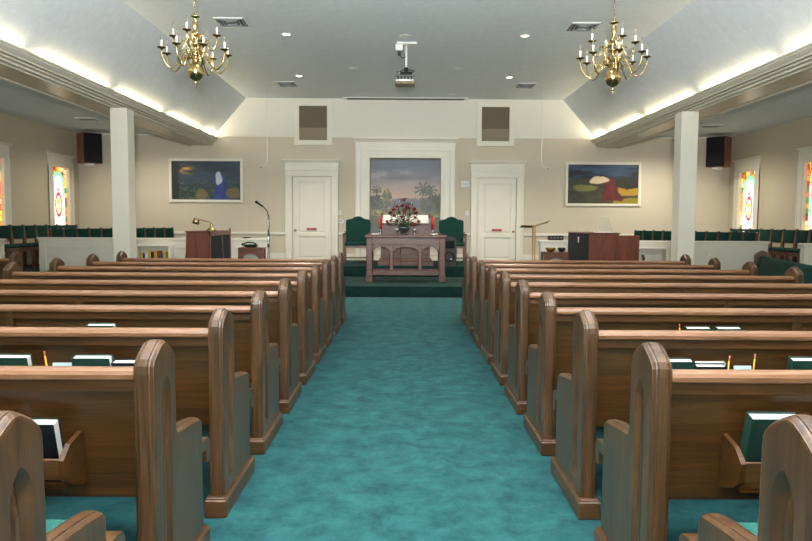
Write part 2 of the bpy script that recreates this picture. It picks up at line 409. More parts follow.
def mural(u, v):
    c = mixc((214, 178, 152), (104, 114, 130), sst(.45, .92, v+.06*(fbm(u*5, v*9)-.5)))
    c = mixc(c, (196, 176, 160), sst(.52, .7, fbm(u*4, v*16))*.5*sst(.4, .6, v)*(1-sst(.62, .8, v)))
    cl = sst(.5, .62, fbm(u*5+2, v*14))*math.exp(-((v-.79)/.06)**2); c = mixc(c, (160, 158, 160), cl*.9)
    c = mixc(c, (84, 92, 106), math.exp(-((v-.745)/.025)**2)*sst(.1, .3, u)*(1-sst(.75, .95, u))*.6)
    mt = .40+.06*math.exp(-((u-.50)/.22)**2)+.05*fbm(u*9, 3)
    if v < mt: c = mixc((84, 80, 96), (112, 100, 116), fbm(u*20, v*22))
    if v < .33+.02*fbm(u*14, 1): c = mixc((92, 96, 62), (146, 140, 98), fbm(u*13, v*20))
    rv = abs(u-(.45+.6*(.33-v)*math.sin(v*9)))-(.33-v)*.55
    if v < .315 and rv < .05: c = mixc((176, 158, 138), (150, 140, 128), fbm(u*10, v*30))
    if v < .20: c = mixc(c, (104, 108, 76), sst(.2, .12, v)*.0+sst(.45, .6, fbm(u*17, v*17))*.8)
    def blob(cu, cv, ru, rv_, col, amp=1.0, k=17):
        nonlocal c
        d = ((u-cu)/ru)**2+((v-cv)/rv_)**2+amp*(fbm(u*k+cu*9, v*k)-.5)*2
        if d < 1: c = mixc(tuple(x*.75 for x in col), tuple(x*1.6 for x in col), sst(.25, .75, fbm(u*34, v*34)))
    blob(.08, .42, .12, .09, (58, 64, 46)); blob(.23, .47, .075, .115, (104, 96, 42)); blob(.24, .38, .05, .07, (84, 78, 42))
    blob(.86, .39, .17, .10, (58, 68, 46)); blob(.97, .42, .1, .12, (60, 66, 46)); blob(.12, .27, .16, .035, (126, 124, 70), .4); blob(.85, .22, .14, .04, (112, 116, 72), .4)
    def palm(cx, cy, r, bx):
        nonlocal c
        if abs(u-(cx+(bx-cx)*(cy-v)/.2)) < .010 and cy-.24 < v < cy: c = (78, 70, 54)
        dx, dy = (u-cx)/1., (v-cy); d = math.hypot(dx, dy)
        if d < r:
            a = math.atan2(dy+d*d*3.2-.25*r, dx); fr = abs(math.sin(a*4.5+cx*40)+.25*math.sin(a*13+cx*9+d*60))
            if fr > .35+.5*(d/r) or d < r*.3:
                if not (dy < -.45*r): c = (56, 74, 46) if fr > .75 else (74, 92, 56)
    palm(.09, .575, .075, .09); palm(.76, .575, .13, .74); palm(.86, .555, .11, .87)
    if v < .075: c = mixc((104, 114, 118), (124, 132, 134), fbm(u*8, v*30))
    return c
b = MB(); NX0, NX1, NZ0, NZ1, NY = -.846, .89, 1.11, 2.937, 17.75
b.box(NX0-.1, NX0, YW+.2, NY+.1, NZ0-.1, NZ1+.1, 'wall_white'); b.box(NX1, NX1+.1, YW+.2, NY+.1, NZ0-.1, NZ1+.1, 'wall_white')
b.box(NX0, NX1, YW+.2, NY+.1, NZ0-.1, NZ0, 'wall_white'); b.box(NX0, NX1, YW+.2, NY+.1, NZ1, NZ1+.1, 'wall_white'); b.box(NX0, NX1, NY+.01, NY+.1, NZ0, NZ1, 'wall_white')
struct(b.build('wall_niche'))
o = painted_grid('mural', 170, 170, lambda u, v: (NX0+.001+u*(NX1-NX0-.002), NY, NZ0+v*(NZ1-NZ0)), mural, 'painted')
tag(o, 'painted landscape mural of palms, river and mountains inside the white niche', 'mural')
# surround of the niche
t = thing('niche_surround', 'tall white moulded surround framing the landscape mural', 'trim', (0.02, YW, .44)); t['kind'] = 'structure'
for s in (-1, 1):
    b = MB(); x0, x1 = sorted((s*.868, s*1.215)); b.box(x0, x1, -.045, 0, 0, 2.60, 'trim_white', .004)
    x0, x1 = sorted((s*.93, s*1.01)); b.box(x0, x1, -.06, -.04, .1, 2.58, 'trim_white', .006); x0, x1 = sorted((s*1.09, s*1.2)); b.box(x0, x1, -.085, -.03, -.0, 2.73, 'trim_white', .01); b.build('pilaster', t)
b = MB(); b.box(-1.213, 1.213, -.050, 0, 2.50, 2.88, 'trim_white', .004); b.box(-1.09, 1.09, -.068, -.04, 2.66, 2.72, 'trim_white', .006); b.build('frieze', t)
b = MB(); b.prism([(-.04, 2.87), (-.07, 2.89), (-.08, 2.92), (-.13, 2.95), (-.13, 2.975), (0, 2.975), (0, 2.87)], 'x', -1.27, 1.27, 'trim_white'); b.build('cornice', t)
b = MB(); b.box(-.868, .868, -.04, 0, 0, .67, 'trim_white', .004); b.box(-.868, .868, -.06, 0, .62, .67, 'trim_white', .004)
for x in (-.58, 0, .58): b.box(x-.25, x+.25, -.055, -.03, .12, .54, 'trim_white', .01)
b.build('base_panel', t)

# doors ---------------------------------------------------------------------------
def letters(b, text, x, z, h, y, m, w=.6):
    """blocky capitals on an XZ plane facing -Y, drawn as small bars"""
    G = {'E': 'L T M B', 'X': 'd u', 'I': 'C', 'T': 'T C', 'H': 'L R M', 'S': 'T M B a z', 'D': 'L R T B', 'O': 'L R T B', 'N': 'L R d', 'R': 'L T M p q', 'M': 'L R v', 'B': 'L R T M B', 'A': 'L R T M', 'C': 'L T B', 'F': 'L T M', 'K': 'L u d', 'G': 'L T B q', ' ': '', 'U': 'L R B', 'P': 'L T M p', 'V': 'L R B'}
    W = h*w; th = h*.16; cx = x
    def seg(xa, za, xb, zb):
        d = math.hypot(xb-xa, zb-za); a = math.atan2(zb-za, xb-xa)
        mt = Matrix.Translation((xa, y, za)) @ Matrix.Rotation(-a, 4, 'Y')
        b.box(0, d, -.002, .002, -th/2, th/2, m, mtx=mt)
    for ch in text:
        L, R_, B_, T_, Mi = cx, cx+W, z, z+h, z+h/2
        for g in G[ch].split():
            if g == 'L': seg(L, B_, L, T_)
            if g == 'R': seg(R_, B_, R_, T_)
            if g == 'T': seg(L, T_, R_, T_)
            if g == 'B': seg(L, B_, R_, B_)
            if g == 'M': seg(L, Mi, R_, Mi)
            if g == 'C': seg((L+R_)/2, B_, (L+R_)/2, T_)
            if g == 'd': seg(L, T_, R_, B_)
            if g == 'u': seg(L, B_, R_, T_)
            if g == 'a': seg(L, Mi, L, T_)
            if g == 'z': seg(R_, B_, R_, Mi)
            if g == 'p': seg(R_, Mi, R_, T_)
            if g == 'q': seg(R_, B_, R_, Mi)
            if g == 'v': seg(L, T_, (L+R_)/2, Mi); seg((L+R_)/2, Mi, R_, T_)
        cx += W*(1.45 if ch != ' ' else 1.)
def door(n, xc, knob_side, hgt_off=0.):
    t = bpy.data.objects.new('door_%d' % n, None); C.objects.link(t); t.location = (xc, YW, .44); t['kind'] = 'structure'
    w = .46; zt = 2.03+hgt_off
    # slab: stiles, rails and two sunk panels
    b = MB(); y0 = -.005; b.box(-w, w, -.004, 0, 0, zt, 'trim_white')
    for x0, x1 in ((-w, -w+.12), (w-.12, w)): b.box(x0, x1, -.034, 0, 0, zt, 'trim_white', .003)
    for z0, z1 in ((0, .05), (.58, .67), (zt-.12, zt)): b.box(-w+.119, w-.119, -.033, 0, z0, z1, 'trim_white', .003)
    for z0, z1 in ((.05, .58), (.67, zt-.12)):
        b.box(-w+.155, w-.155, -.020, 0, z0+.035, z1-.035, 'trim_white', .010)
    b.build('slab', t)
    b = MB()
    for s in (-1, 1):
        x0, x1 = sorted((s*(w+.005), s*.65)); b.box(x0, x1, -.05, 0, 0, zt+.1, 'trim_white', .004)
        x0, x1 = sorted((s*.485, s*.50)); b.box(x0, x1, -.058, 0, 0, zt+.02, 'trim_white', .003)
        x0, x1 = sorted((s*.60, s*.65)); b.box(x0, x1, -.065, 0, 0, zt+.1, 'trim_white', .006)
        x0, x1 = sorted((s*(w+.005), s*(w+.025))); b.box(x0, x1, -.072, 0, 0, zt+.012, 'trim_white', .004)
    b.build('casing', t)
    b = MB(); b.box(-.65, .65, -.055, 0, zt+.012, zt+.36, 'trim_white', .004); b.box(-.65, .65, -.068, 0, zt+.15, zt+.18, 'trim_white', .006)
    b.prism([(-.05, zt+.34), (-.075, zt+.36), (-.09, zt+.385), (-.115, zt+.395), (-.115, zt+.415), (0, zt+.415), (0, zt+.34)], 'x', -.71, .71, 'trim_white'); b.build('head_cornice', t)
    b = MB(); xk = knob_side*(w-.06)
    b.cyl((xk, -.033, .725), (xk, -.042, .725), .03, 'brass_dull', n=16); b.cyl((xk, -.033, .725), (xk, -.075, .725), .01, 'brass_dull', n=10); b.ball((xk, -.087, .725), .028, 'brass_dull', (1, .8, 1))
    b.build('knob', t)
    b = MB(); b.box(-.12, .12, -.042, -.019, .735, .785, 'sign_red', .002); s_ = b.build('sign', t)
    b = MB(); letters(b, 'EXIT', -.055, .75, .02, -.0435, 'letter_white', .8); b.build('lettering', s_)
    return t
door(1, -2.263, -1); door(2, 2.275, 1, -.01)

# windows ----------------------------------------------------------------------------
def glass(seed):
    def fn(u, v):
        A = (1.6*v); W_ = .78; x = (u-.5)*W_; y = v*1.58
        lead = (26, 26, 24)
        bd = .085
        ax = W_/2-bd
        if v < .115:                                  # bottom panel
            if v > .098: return (20, 44, 40)
            if abs(abs(x)-.2) < .008: return lead
            if abs(x) > ax: return (208, 140, 60) if hsh(int(v*30), seed) > .5 else (190, 200, 90)
            return (96, 190, 176) if vn(u*14, v*50) > .45 else (226, 214, 140)
        top = 1.58-bd
        if abs(x) > ax or y > top:
            k = int((y*9) if abs(x) > ax else (x+1)*11)
            if abs(((y*9) % 1)-.5) > .45 and abs(x) > ax: return lead
            return [(214, 140, 40), (170, 42, 30), (236, 200, 80), (90, 120, 50), (224, 110, 60), (240, 190, 150)][int(hsh(k, seed+(x > 0)*3)*6)]
        if abs(abs(x)-ax) < .008: return lead
        # arch
        cy = top-ax; r = math.hypot(x, max(0, y-cy))
        if y > cy and r > ax: return (226, 172, 50) if vn(u*16, v*26) > .45 else (120, 56, 30)
        if y > cy-.06:
            if abs(r-ax+.09) < .007 or abs(r-ax) < .008: return lead
            if r > ax-.09:
                a = math.atan2(y-cy, x)
                if abs((a*3) % 1) < .06: return lead
                return (120, 206, 206) if int(a*3) % 2 else (150, 206, 140)
            if abs(r-.08) < .006 or (abs(x) < .006 and r > .08): return lead
            return (214, 232, 214) if vn(u*9, v*16) > .5 else (244, 234, 214)
        if y < cy and abs(abs(x)-(ax-.09)) < .007: return lead
        if abs(x) > ax-.09:
            if ((y*3.2) % 1) < .035: return lead
            return [(246, 208, 214), (160, 214, 200), (226, 238, 216)][int(hsh(int(y*3.2), seed+1)*3)]
        e = math.sqrt((x/.155)**2+((y-.72)/.27)**2)
        if .8 < e < 1.06: return (176, 26, 48)
        if e <= .8:
            if abs(x) < .018 and abs(y-.72) < .15 or abs(y-.78) < .02 and abs(x) < .06: return (206, 110, 30)
            return (240, 214, 130) if vn(u*20, v*30) > .5 else (206, 222, 210)
        if 1.04 < y < 1.17 and abs(x) < (1.17-y)*.45+.008:
            return (160, 24, 50) if abs(x) > (1.17-y)*.22 or y < 1.08 else (240, 220, 200)
        if abs(x) < .005 or abs(y-1.02) < .006 or abs(y-.40) < .006 or abs(y-.72) < .004: return lead
        if y < .40 and (abs(abs(x)-.1) < .004): return (170, 60, 80)
        return (250, 226, 222) if vn(u*7, v*13) > .5 else (252, 242, 226)
    return fn
wn = 0
for s in (-1, 1):
    for k, (a, c) in enumerate(WIN):
        wn += 1
        t = bpy.data.objects.new('window_%d' % wn, None); C.objects.link(t); t.location = (s*XW, (a+c)/2, ZW0); t['kind'] = 'structure'
        hw = (c-a)/2; hz = ZW1-ZW0
        painted_grid('pane', 78 if k < 2 else 30, 158 if k < 2 else 60, lambda u, v: (s*.06, (u-.5)*2*hw, v*hz), glass(k+(s > 0)*7), 'stained_glass', t)
        def bx(b, x0, x1, *r): xa, xb = sorted((s*x0, s*x1)); b.box(xa, xb, *r, 'trim_white', .004)
        b = MB(); g = .003
        bx(b, -.02, .17, -hw-.02, -hw+g, 0, hz); bx(b, -.02, .17, hw-g, hw+.02, 0, hz); bx(b, -.02, .17, -hw, hw, hz-g, hz+.02); bx(b, -.06, .17, -hw-.2, hw+.2, -.03, g)
        b.build('frame', t)
        b = MB(); bx(b, -.025, 0, -hw-.2, -hw-.02, 0, hz+.02); bx(b, -.025, 0, hw+.02, hw+.2, 0, hz+.02); bx(b, -.025, 0, -hw-.2, hw+.2, hz+.02, hz+.27); bx(b, -.065, 0, -hw-.24, hw+.24, hz+.27, hz+.30)
        bx(b, -.035, 0, -hw-.2, -hw-.165, 0, hz+.02); bx(b, -.035, 0, hw+.165, hw+.2, 0, hz+.02); bx(b, -.022, 0, -hw-.2, hw+.2, -.13, -.03)
        b.build('casing', t)
for (x0, x1, z0, z1) in ((-2.4, -1.2, .9, 3.1), (1.2, 2.4, .9, 3.1), (-.95, .95, 0, 2.6)):  # unseen rear windows, added with glowing panes to carry the fill light
    wn += 1
    t = bpy.data.objects.new('window_%d' % wn, None); C.objects.link(t); t.location = ((x0+x1)/2, YR, z0); t['kind'] = 'structure'
    w = (x1-x0)/2; h = z1-z0
    b = MB(); b.box(-w, w, -.12, -.11, 0, h, 'rear_fill_glow'); b.build('pane', t)
    b = MB()
    for xx in (-w, -.02, w-.06): b.box(xx, xx+.06, -.12, -.04, 0, h, 'trim_white')
    for zz in (0, h/2, h-.06): b.box(-w, w, -.12, -.05, zz, zz+.06, 'trim_white')
    b.build('frame', t)

# half walls around the choir ----------------------------------------------------------
def half_wall(name, x0, x1, y, zt=1.055, npan=1):
    b = MB(); b.box(x0, x1, y, y+.12, 0, zt-.04, 'trim_white'); b.box(x0-.03, x1+.03, y-.035, y+.155, zt-.04, zt, 'trim_white', .006); b.box(x0-.01, x1+.01, y-.018, y+.138, zt-.075, zt-.04, 'trim_white', .004)
    L = x1-x0; st = .13
    xs = [x0+L*i/npan for i in range(npan+1)]
    for xm in xs:
        a = max(x0, xm-st/2 if xm not in (x0, x1) else xm-(st if xm == x1 else 0)); b.box(a, min(x1, a+st), y-.0165, y, .10, zt-.065, 'trim_white', .003)
    b.box(x0, x1, y-.015, y, zt-.2, zt-.075, 'trim_white', .003); b.box(x0, x1, y-.02, y, 0, .16, 'trim_white', .003)
    return struct(b.build(name))
half_wall('wall_choir_left', -6.9, -2.58, 13.4, npan=4); half_wall('wall_choir_right', 2.58, 6.9, 13.4, npan=4)
half_wall('wall_entry_left', -7.94, -7.04, 12.36, 1.05); half_wall('wall_entry_right', 7.0, 7.94, 12.36, 1.05)

# ------------------------------------------------------------------ pews
def inset(poly, d):
    """offset a counter-clockwise polygon inwards by d"""
    n = len(poly); out = []
    for i in range(n):
        p0, p1, p2 = Vector(poly[i-1]), Vector(poly[i]), Vector(poly[(i+1) % n])
        a = (p1-p0).normalized(); c = (p2-p1).normalized()
        na = Vector((-a.y, a.x)); nc = Vector((-c.y, c.x)); m = (na+nc)
        k = m.length_squared
        m = m*(2*d/k) if k > .3 else na*d
        q = p1+m; out.append((q.x, q.y))
    return out
def arc(cx, cy, r, a0, a1, n): return [(cx+r*math.cos(math.radians(a0+(a1-a0)*i/n)), cy+r*math.sin(math.radians(a0+(a1-a0)*i/n))) for i in range(n+1)]
def end_outline():
    # (r, z), counter-clockwise seen with r to the right, z up
    pts = [(.03, .085), (.605, .085), (.598, .535)]
    pts += [(.596, .548), (.588, .560), (.572, .570), (.53, .578), (.46, .588), (.37, .597), (.305, .602)]
    pts += [(.288, .606), (.279, .616), (.274, .635)]
    pts += [(.270, .865), (.267, .892), (.253, .914), (.229, .931), (.198, .948), (.170, .961), (.150, .964), (.130, .961), (.102, .948), (.071, .931), (.045, .914), (.032, .892), (.03, .865)]
    return pts
def lancet(c, hw, z0, z1, n=7):
    """pointed-arch loop, counter-clockwise"""
    R = hw*2.0; zs = z1-math.sqrt(R*R-(R-hw)**2)
    pts = [(c-hw, z0), (c, z0-.0), (c+hw, z0)]
    a1 = math.degrees(math.acos((R-hw)/R))
    right = [(c-(R-hw)+R*math.cos(math.radians(a1*i/n)), zs+R*math.sin(math.radians(a1*i/n))) for i in range(n+1)]
    left = [(2*c-x, z) for x, z in right[:-1]][::-1]
    return pts+right+left
def end_panel_mesh(b, m):
    bm = b.bm; o = end_outline()
    sect = [(0, .013), (.0015, .015), (.0045, .0155), (.0045, .018), (.002, .019), (.003, .0235), (.007, .028), (.0105, .0315), (.011, .0335), (.017, .035)]
    for s in (-1, 1):
        loops = []
        for d, x in [(0, 0)]+sect:
            q = inset(o, d) if d else o
            loops.append([bm.verts.new((s*x, p[0], p[1])) for p in q])
        n = len(o); fs = []
        for A, B in zip(loops, loops[1:]):
            for i in range(n): fs.append(bm.faces.new((A[i], A[(i+1) % n], B[(i+1) % n], B[i])))
        # face with pointed niche
        L0 = lancet(.160, .047, .15, .840); L1 = lancet(.160, .026, .195, .800); L2 = lancet(.160, .021, .210, .785); L3 = lancet(.160, .008, .235, .73)
        hl = [[bm.verts.new((s*x, p[0], p[1])) for p in L] for L, x in ((L0, .035), (L1, .011), (L2, .011), (L3, .024))]
        # bottom middle point of the niche dips, giving the folded foot
        k = len(L0)
        for A, B in zip(hl, hl[1:]):
            for i in range(k): fs.append(bm.faces.new((A[i], A[(i+1) % k], B[(i+1) % k], B[i])))
        fs.append(bm.faces.new(hl[-1]))
        es = []
        for L in (loops[-1], hl[0]):
            for i in range(len(L)):
                e = bm.edges.get((L[i], L[(i+1) % len(L)])); es.append(e)
        r = bmesh.ops.triangle_fill(bm, use_beauty=True, use_dissolve=False, edges=es)
        fs += [g for g in r['geom'] if isinstance(g, bmesh.types.BMFace)]
        for f in fs: f.material_index = b.mi(m)
    bmesh.ops.remove_doubles(bm, verts=bm.verts[:], dist=.00005)
    bmesh.ops.recalc_face_normals(bm, faces=bm.faces[:])
HL = 1.49
def make_pew(label, cushion='cushion_teal', racks=True, hl=HL, padded=False):
    t = thing('pew', label, 'pew', group=None)
    first = None
    for s in (-1, 1):
        if first is None:
            b = MB(); end_panel_mesh(b, 'oak_up'); e = b.build('end_panel', t); first = e
            b = MB(); b.box(-.051, .051, .0, .635, 0, .085, 'oak_across', .006); b.box(-.046, .046, .01, .625, .08, .094, 'oak_across', .004); p = b.build('plinth', e)
        else:
            e2 = first.copy(); C.objects.link(e2); e2.parent = t; e2.location = (s*hl, 0, 0)
            p2 = p.copy(); C.objects.link(p2); p2.parent = e2; p2.location = (0, 0, 0)
    first.location = (-hl, 0, 0)
    w = hl-.034
    b = MB()   # leaning back panel, lower moulding
    b.prism([(.185, .39), (.210, .39), (.150, .832), (.118, .832)], 'x', -w, w, 'oak_across')
    b.prism([(.104, .79), (.12, .79), (.117, .832), (.104, .826)], 'x', -w, w, 'oak_across')
    b.build('backrest', t)
    if padded:
        b = MB(); b.prism([(.12, .868), (.14, .884), (.17, .880), (.20, .84), (.25, .64), (.27, .48), (.20, .47), (.14, .84)], 'x', -w, w, cushion, smooth=True); b.build('back_cushion', t)
    b = MB(); b.prism([(.088, .832), (.083, .838), (.082, .852), (.090, .864), (.108, .871), (.135, .871), (.155, .866), (.164, .855), (.164, .838), (.158, .832)], 'x', -w, w, 'oak_rail', smooth=False); b.build('top_rail', t)
    b = MB(); b.prism([(.19, .385), (.70, .395), (.70, .335), (.735, .330), (.752, .345), (.758, .385), (.752, .42), (.738, .437), (.70, .442), (.60, .436), (.25, .415), (.19, .415)], 'x', -w, w, 'oak_across'); b.prism([(.60, .395), (.70, .395), (.70, .335), (.735, .330), (.752, .345), (.758, .385), (.752, .42), (.738, .437), (.70, .442), (.60, .436)], 'x', -hl-.02, hl+.02, 'oak_up'); b.build('seat', t)
    b = MB(); b.box(-w+.01, w-.01, .215, .735, .438, .478, cushion, .014, seg=3); b.build('seat_cushion', t)
    b = MB(); b.prism([(.10, .83), (.118, .83), (.178, .42), (.20, .39), (.68, .39), (.62, .30), (.56, 0), (.16, 0), (.17, .30), (.155, .42)], 'x', -.025, .025, 'oak_up'); b.build('center_support', t)
    if racks:
        for xc in (-.785, .785):
            r = MB()
            for x in (xc-.45, xc+.432):
                r.prism([(.168, .45), (.135, .45), (.045, .485), (.012, .51), (.0, .58), (.008, .588), (.05, .622), (.142, .642), (.148, .61)], 'x', x, x+.018, 'oak_across')
            r.box(xc-.432, xc+.432, .008, .020, .512, .583, 'oak_across', .003); r.box(xc-.432, xc+.432, .03, .160, .472, .482, 'oak_across'); r.build('book_rack', t)
    return t
proto = None
ROW = lambda i: 1.397+.9*i+(-.045 if i == 0 else 0)
notes_l = {0: 'nearest the camera at the lower left corner', 1: 'second row, black book in its rack', 2: 'third row, single yellow pencil in rack', 9: 'front row nearest the platform'}
notes_r = {0: 'nearest the camera at the lower right corner', 1: 'second row, green hymnal by rack end', 2: 'third row, two yellow pencils in rack', 9: 'front row nearest the platform'}
for s, nm, notes in ((-1, 'left', notes_l), (1, 'right', notes_r)):
    for i in range(10):
        lab = 'oak pew %s of the aisle, %s' % (nm, notes.get(i, '%s row from the camera of ten' % ordinal(i)))
        loc = (s*2.358, ROW(i), 0)
        if proto is None:
            proto = make_pew(lab); proto['group'] = 'oak pews on both sides of the aisle'; proto.location = loc
        else: dup(proto, loc, 0, lab)
# side pew beyond the left column, only its corner shows
p = dup(proto, (-6.66, 9.28, 0), 0, 'oak pew beyond the left aisle, pointed end post at the left picture edge')
for c in kids(p):
    pass
p['group'] = 'pews in the side aisles'
# green padded bench along the right aisle
q = make_pew('long pew with green padded back, turned sideways in the right aisle', 'cloth_green', False, 1.85, True)
q.name = 'padded_pew'; q['group'] = 'pews in the side aisles'
dirv = Vector((4.90-5.66, 8.45-11.15)).normalized()
ang = math.atan2(-dirv.y, -dirv.x)    # local +x towards the far end
ang_ = math.atan2(11.15-8.45, 5.66-4.90)
cx_, cy_ = 5.66-math.cos(ang_)*1.85, 11.15-math.sin(ang_)*1.85
# local +y (seat side) must face the aisle (-x): rotate so that local x runs along the line
q.rotation_euler = (0, 0, ang_); q.location = (cx_+math.sin(ang_)*.15, cy_-math.cos(ang_)*.15, 0)

# ------------------------------------------------------------------ books, pencils, cards in the racks
def book(label, x0, w, i, ztop, cover, h=.225, th=.042, lean=14, y_off=.0, tz=0.):
    y = ROW(i)+.050+y_off+.030
    t = thing('hymnal' if cover == 'book_green' else 'prayer_book', label, 'book', (x0+w/2, y, ztop-h*math.cos(math.radians(lean))), tz, 'books in the pew racks')
    mt = Matrix.Rotation(math.radians(lean), 4, 'X')
    b = MB(); b.box(-w/2, w/2, -.003, .0, 0, h, cover, .001, mt); b.box(-w/2, w/2, th, th+.003, 0, h, cover, .001, mt)
    b.box(-w/2-.003, -w/2, -.003, th+.003, 0, h, cover, .001, mt); b.build('cover', t)
    b = MB(); b.box(-w/2, w/2-.006, .0005, th-.0005, .004, h-.006, 'pages', .001, mt); b.build('pages', t)
    return t
book('green hymnal at the left edge, left rack of the third pew row', -1.915, .185, 2, .745, 'book_green')
book('thick green hymnal leaning beside a pale card, left third-row rack', -1.525, .172, 2, .744, 'book_green')
book('black book next to the left pew post, third row rack', -1.345, .15, 2, .722, 'book_black', .195)
book('green hymnal at the left picture edge in second-row rack', -1.53, .18, 1, .717, 'book_green')
book('black book with white page edge beside the rack end, left second row', -1.32, .155, 1, .697, 'book_black')
book('green hymnal beside the right pew post, third row rack', 1.175, .17, 2, .742, 'book_green')
book('white booklet standing behind a black book, right third-row rack', 1.375, .135, 2, .728, 'paper', .20, .014, y_off=.045)
book('thin black book in front of a booklet, right third-row rack', 1.36, .14, 2, .718, 'book_black', .19, .036)
book('green hymnal at the right picture edge, third row rack', 1.80, .18, 2, .750, 'book_green')
book('green hymnal leaning by the rack end, right second row', 1.165, .165, 1, .730, 'book_green', lean=17)
book('black book behind the nearest right pew end, second row rack', 1.345, .15, 1, .712, 'book_black')
book('hymnal with white top edge, right fourth row rack', 1.67, .145, 3, .762, 'book_green', .24)
book('hymnal beside another in the right fourth-row rack', 1.85, .145, 3, .762, 'book_green', .24)
book('dark green hymnal barely showing over the left rail, fourth row', -1.86, .16, 3, .762, 'book_green', .24)
def pencil(label, x, i, ztop, dx):
    y = ROW(i)+.075; Lp = .19
    t = thing('pencil', label, 'pencil', (x, y, ztop-Lp), 0, 'yellow pencils in the pew racks')
    d = Vector((dx, .03, Lp)); d = d.normalized()*Lp
    b = MB(); b.cyl(d*.10, d*.88, .0042, 'pencil_yellow', n=6); b.build('barrel', t)
    b = MB(); b.cyl(d*0, d*.10, .0008, 'pencil_tip', .0042, n=6); b.build('point', t)
    b = MB(); b.cyl(d*.88, d*.93, .0045, 'brass_dull', n=8); b.build('ferrule', t)
    b = MB(); b.cyl(d*.93, d, .0042, 'eraser_pink', n=8); b.build('eraser', t)
pencil('yellow pencil leaning left in the left third-row rack', -1.648, 2, .768, -.045)
pencil('yellow pencil beside the black booklets, right third-row rack', 1.513, 2, .760, .028)
pencil('yellow pencil right of the pale card, right third-row rack', 1.632, 2, .770, .03)
pencil('yellow pencil standing in the right fourth-row rack', 1.652, 3, .780, .0)
def card(label, x0, w, i, zt, yo=.07):
    b = MB(); mt = Matrix.Rotation(-.2, 4, 'X')
    b.box(0, w, 0, .004, -.17, 0, 'card_blue', .0, mt); b.box(.004, w-.002, -.004, -.0005, -.165, -.004, 'card_blue', 0, mt)
    o = b.build('visitor_card'); o.location = (x0, ROW(i)+yo, zt); tag(o, label, 'card', 'pale cards in the pew racks')
card('pale blue card between pencil and green hymnal, left rack', -1.635, .105, 2, .714)
card('pale card between two yellow pencils, right rack', 1.545, .082, 2, .716)

# ------------------------------------------------------------------ chandeliers
def make_chandelier(label):
    t = thing('chandelier', label, 'chandelier', group='brass chandeliers over the pews')   # origin at centre axis, z=0 at ball centre
    b = MB()
    prof = [(0, -.20), (.006, -.195), (.010, -.18), (.005, -.165), (.012, -.150), (.022, -.14), (.012, -.125), (.02, -.11), (.045, -.100), (.075, -.075), (.095, -.035), (.10, 0), (.094, .04), (.07, .078), (.035, .10), (.022, .115), (.036, .13), (.036, .14),
            (.02, .155), (.03, .18), (.045, .20), (.03, .225), (.018, .25), (.03, .29), (.05, .31), (.05, .33), (.03, .35), (.02, .38), (.026, .41), (.05, .425), (.05, .445), (.025, .46), (.018, .49), (.03, .515), (.034, .55), (.022, .60), (.014, .62), (.055, .635), (.06, .64), (.014, .655), (.018, .675), (.008, .69), (0, .70)]
    b.lathe(prof, 'brass', n=24); b.build('body', t)
    def arm(k, n, R, z0, zp, sag, off):
        a = 2*PI*k/n+off; ca, sa = math.cos(a), math.sin(a)
        pts = []
        ctl = [(.02, z0-.02), (.05, z0+.03), (R*.27, z0+.085), (R*.42, z0+.02), (R*.55, zp-sag*.72), (R*.74, zp-sag), (R*.92, zp-sag*.68), (R*.995, zp-sag*.25), (R, zp-.02), (R, zp)]
        for i in range(1, len(ctl)-2):
            for q in range(4):
                u = q/4; P0, P1, P2, P3 = ctl[i-1], ctl[i], ctl[i+1], ctl[i+2]
                v = [.5*((2*P1[j])+(-P0[j]+P2[j])*u+(2*P0[j]-5*P1[j]+4*P2[j]-P3[j])*u*u+(-P0[j]+3*P1[j]-3*P2[j]+P3[j])*u**3) for j in (0, 1)]
                pts.append((v[0]*ca, v[0]*sa, v[1]))
        pts.append((R*ca, R*sa, zp))
        g = MB(); g.tube(pts, .009, 'brass', 8)
        # small scroll under the arm
        sc = [((.05+.045*math.cos(q)*(1-q/9)+R*.30)*ca, (.05+.045*math.cos(q)*(1-q/9)+R*.30)*sa, z0-.01+.04*math.sin(q)*(1-q/9)) for q in [x*.5 for x in range(12)]]
        g.tube(sc, .006, 'brass', 6)
        o = g.build('arm', t)
        c = (R*ca, R*sa, zp)
        g = MB(); g.lathe([(0, -.03), (.012, -.025), (.008, -.012), (.02, -.004), (.045, .004), (.052, .012), (.046, .008), (.015, .003), (.014, .02), (0, .02)], 'brass_dark', c, 18); g.build('drip_pan', o)
        g = MB(); g.cyl((c[0], c[1], zp+.01), (c[0], c[1], zp+.095), .0115, 'candle_white', n=12); g.build('candle', o)
        g = MB(); g.lathe([(.007, .095), (.013, .112), (.013, .13), (.007, .155), (0, .175)], 'clear_glass', c, 10); g.build('bulb', o)
    for k in range(8): arm(k, 8, .388, .15, .225, .215, PI/8+.12)
    for k in range(4): arm(k, 4, .265, .34, .41, .17, -PI/2-.07)
    # ring of decorative scrolls close to the stem
    b = MB()
    for k in range(6):
        a = 2*PI*k/6; ca, sa = math.cos(a), math.sin(a)
        b.tube([((.03+.085*math.sin(u*PI))*ca, (.03+.085*math.sin(u*PI))*sa, .12+.34*u) for u in [j/10 for j in range(11)]], .006, 'brass', 6)
    b.build('scroll', t)
    # chain links to the canopy
    b = MB(); z = .70; k = 0; top = 4.36-3.15
    while z < top-.03:
        pts = []
        for j in range(11):
            a = 2*PI*j/10; u = .011*math.cos(a); w = .026*math.sin(a)
            pts.append((u if k % 2 else 0, 0 if k % 2 else u, z+.024+w))
        b.tube(pts, .0035, 'brass', 5); z += .042; k += 1
    b.build('chain', t)
    b = MB(); b.lathe([(0, top-.06), (.02, top-.055), (.03, top-.03), (.065, top-.012), (.07, top-.001), (0, top-.001)], 'brass', n=20); b.build('canopy', t)
    return t
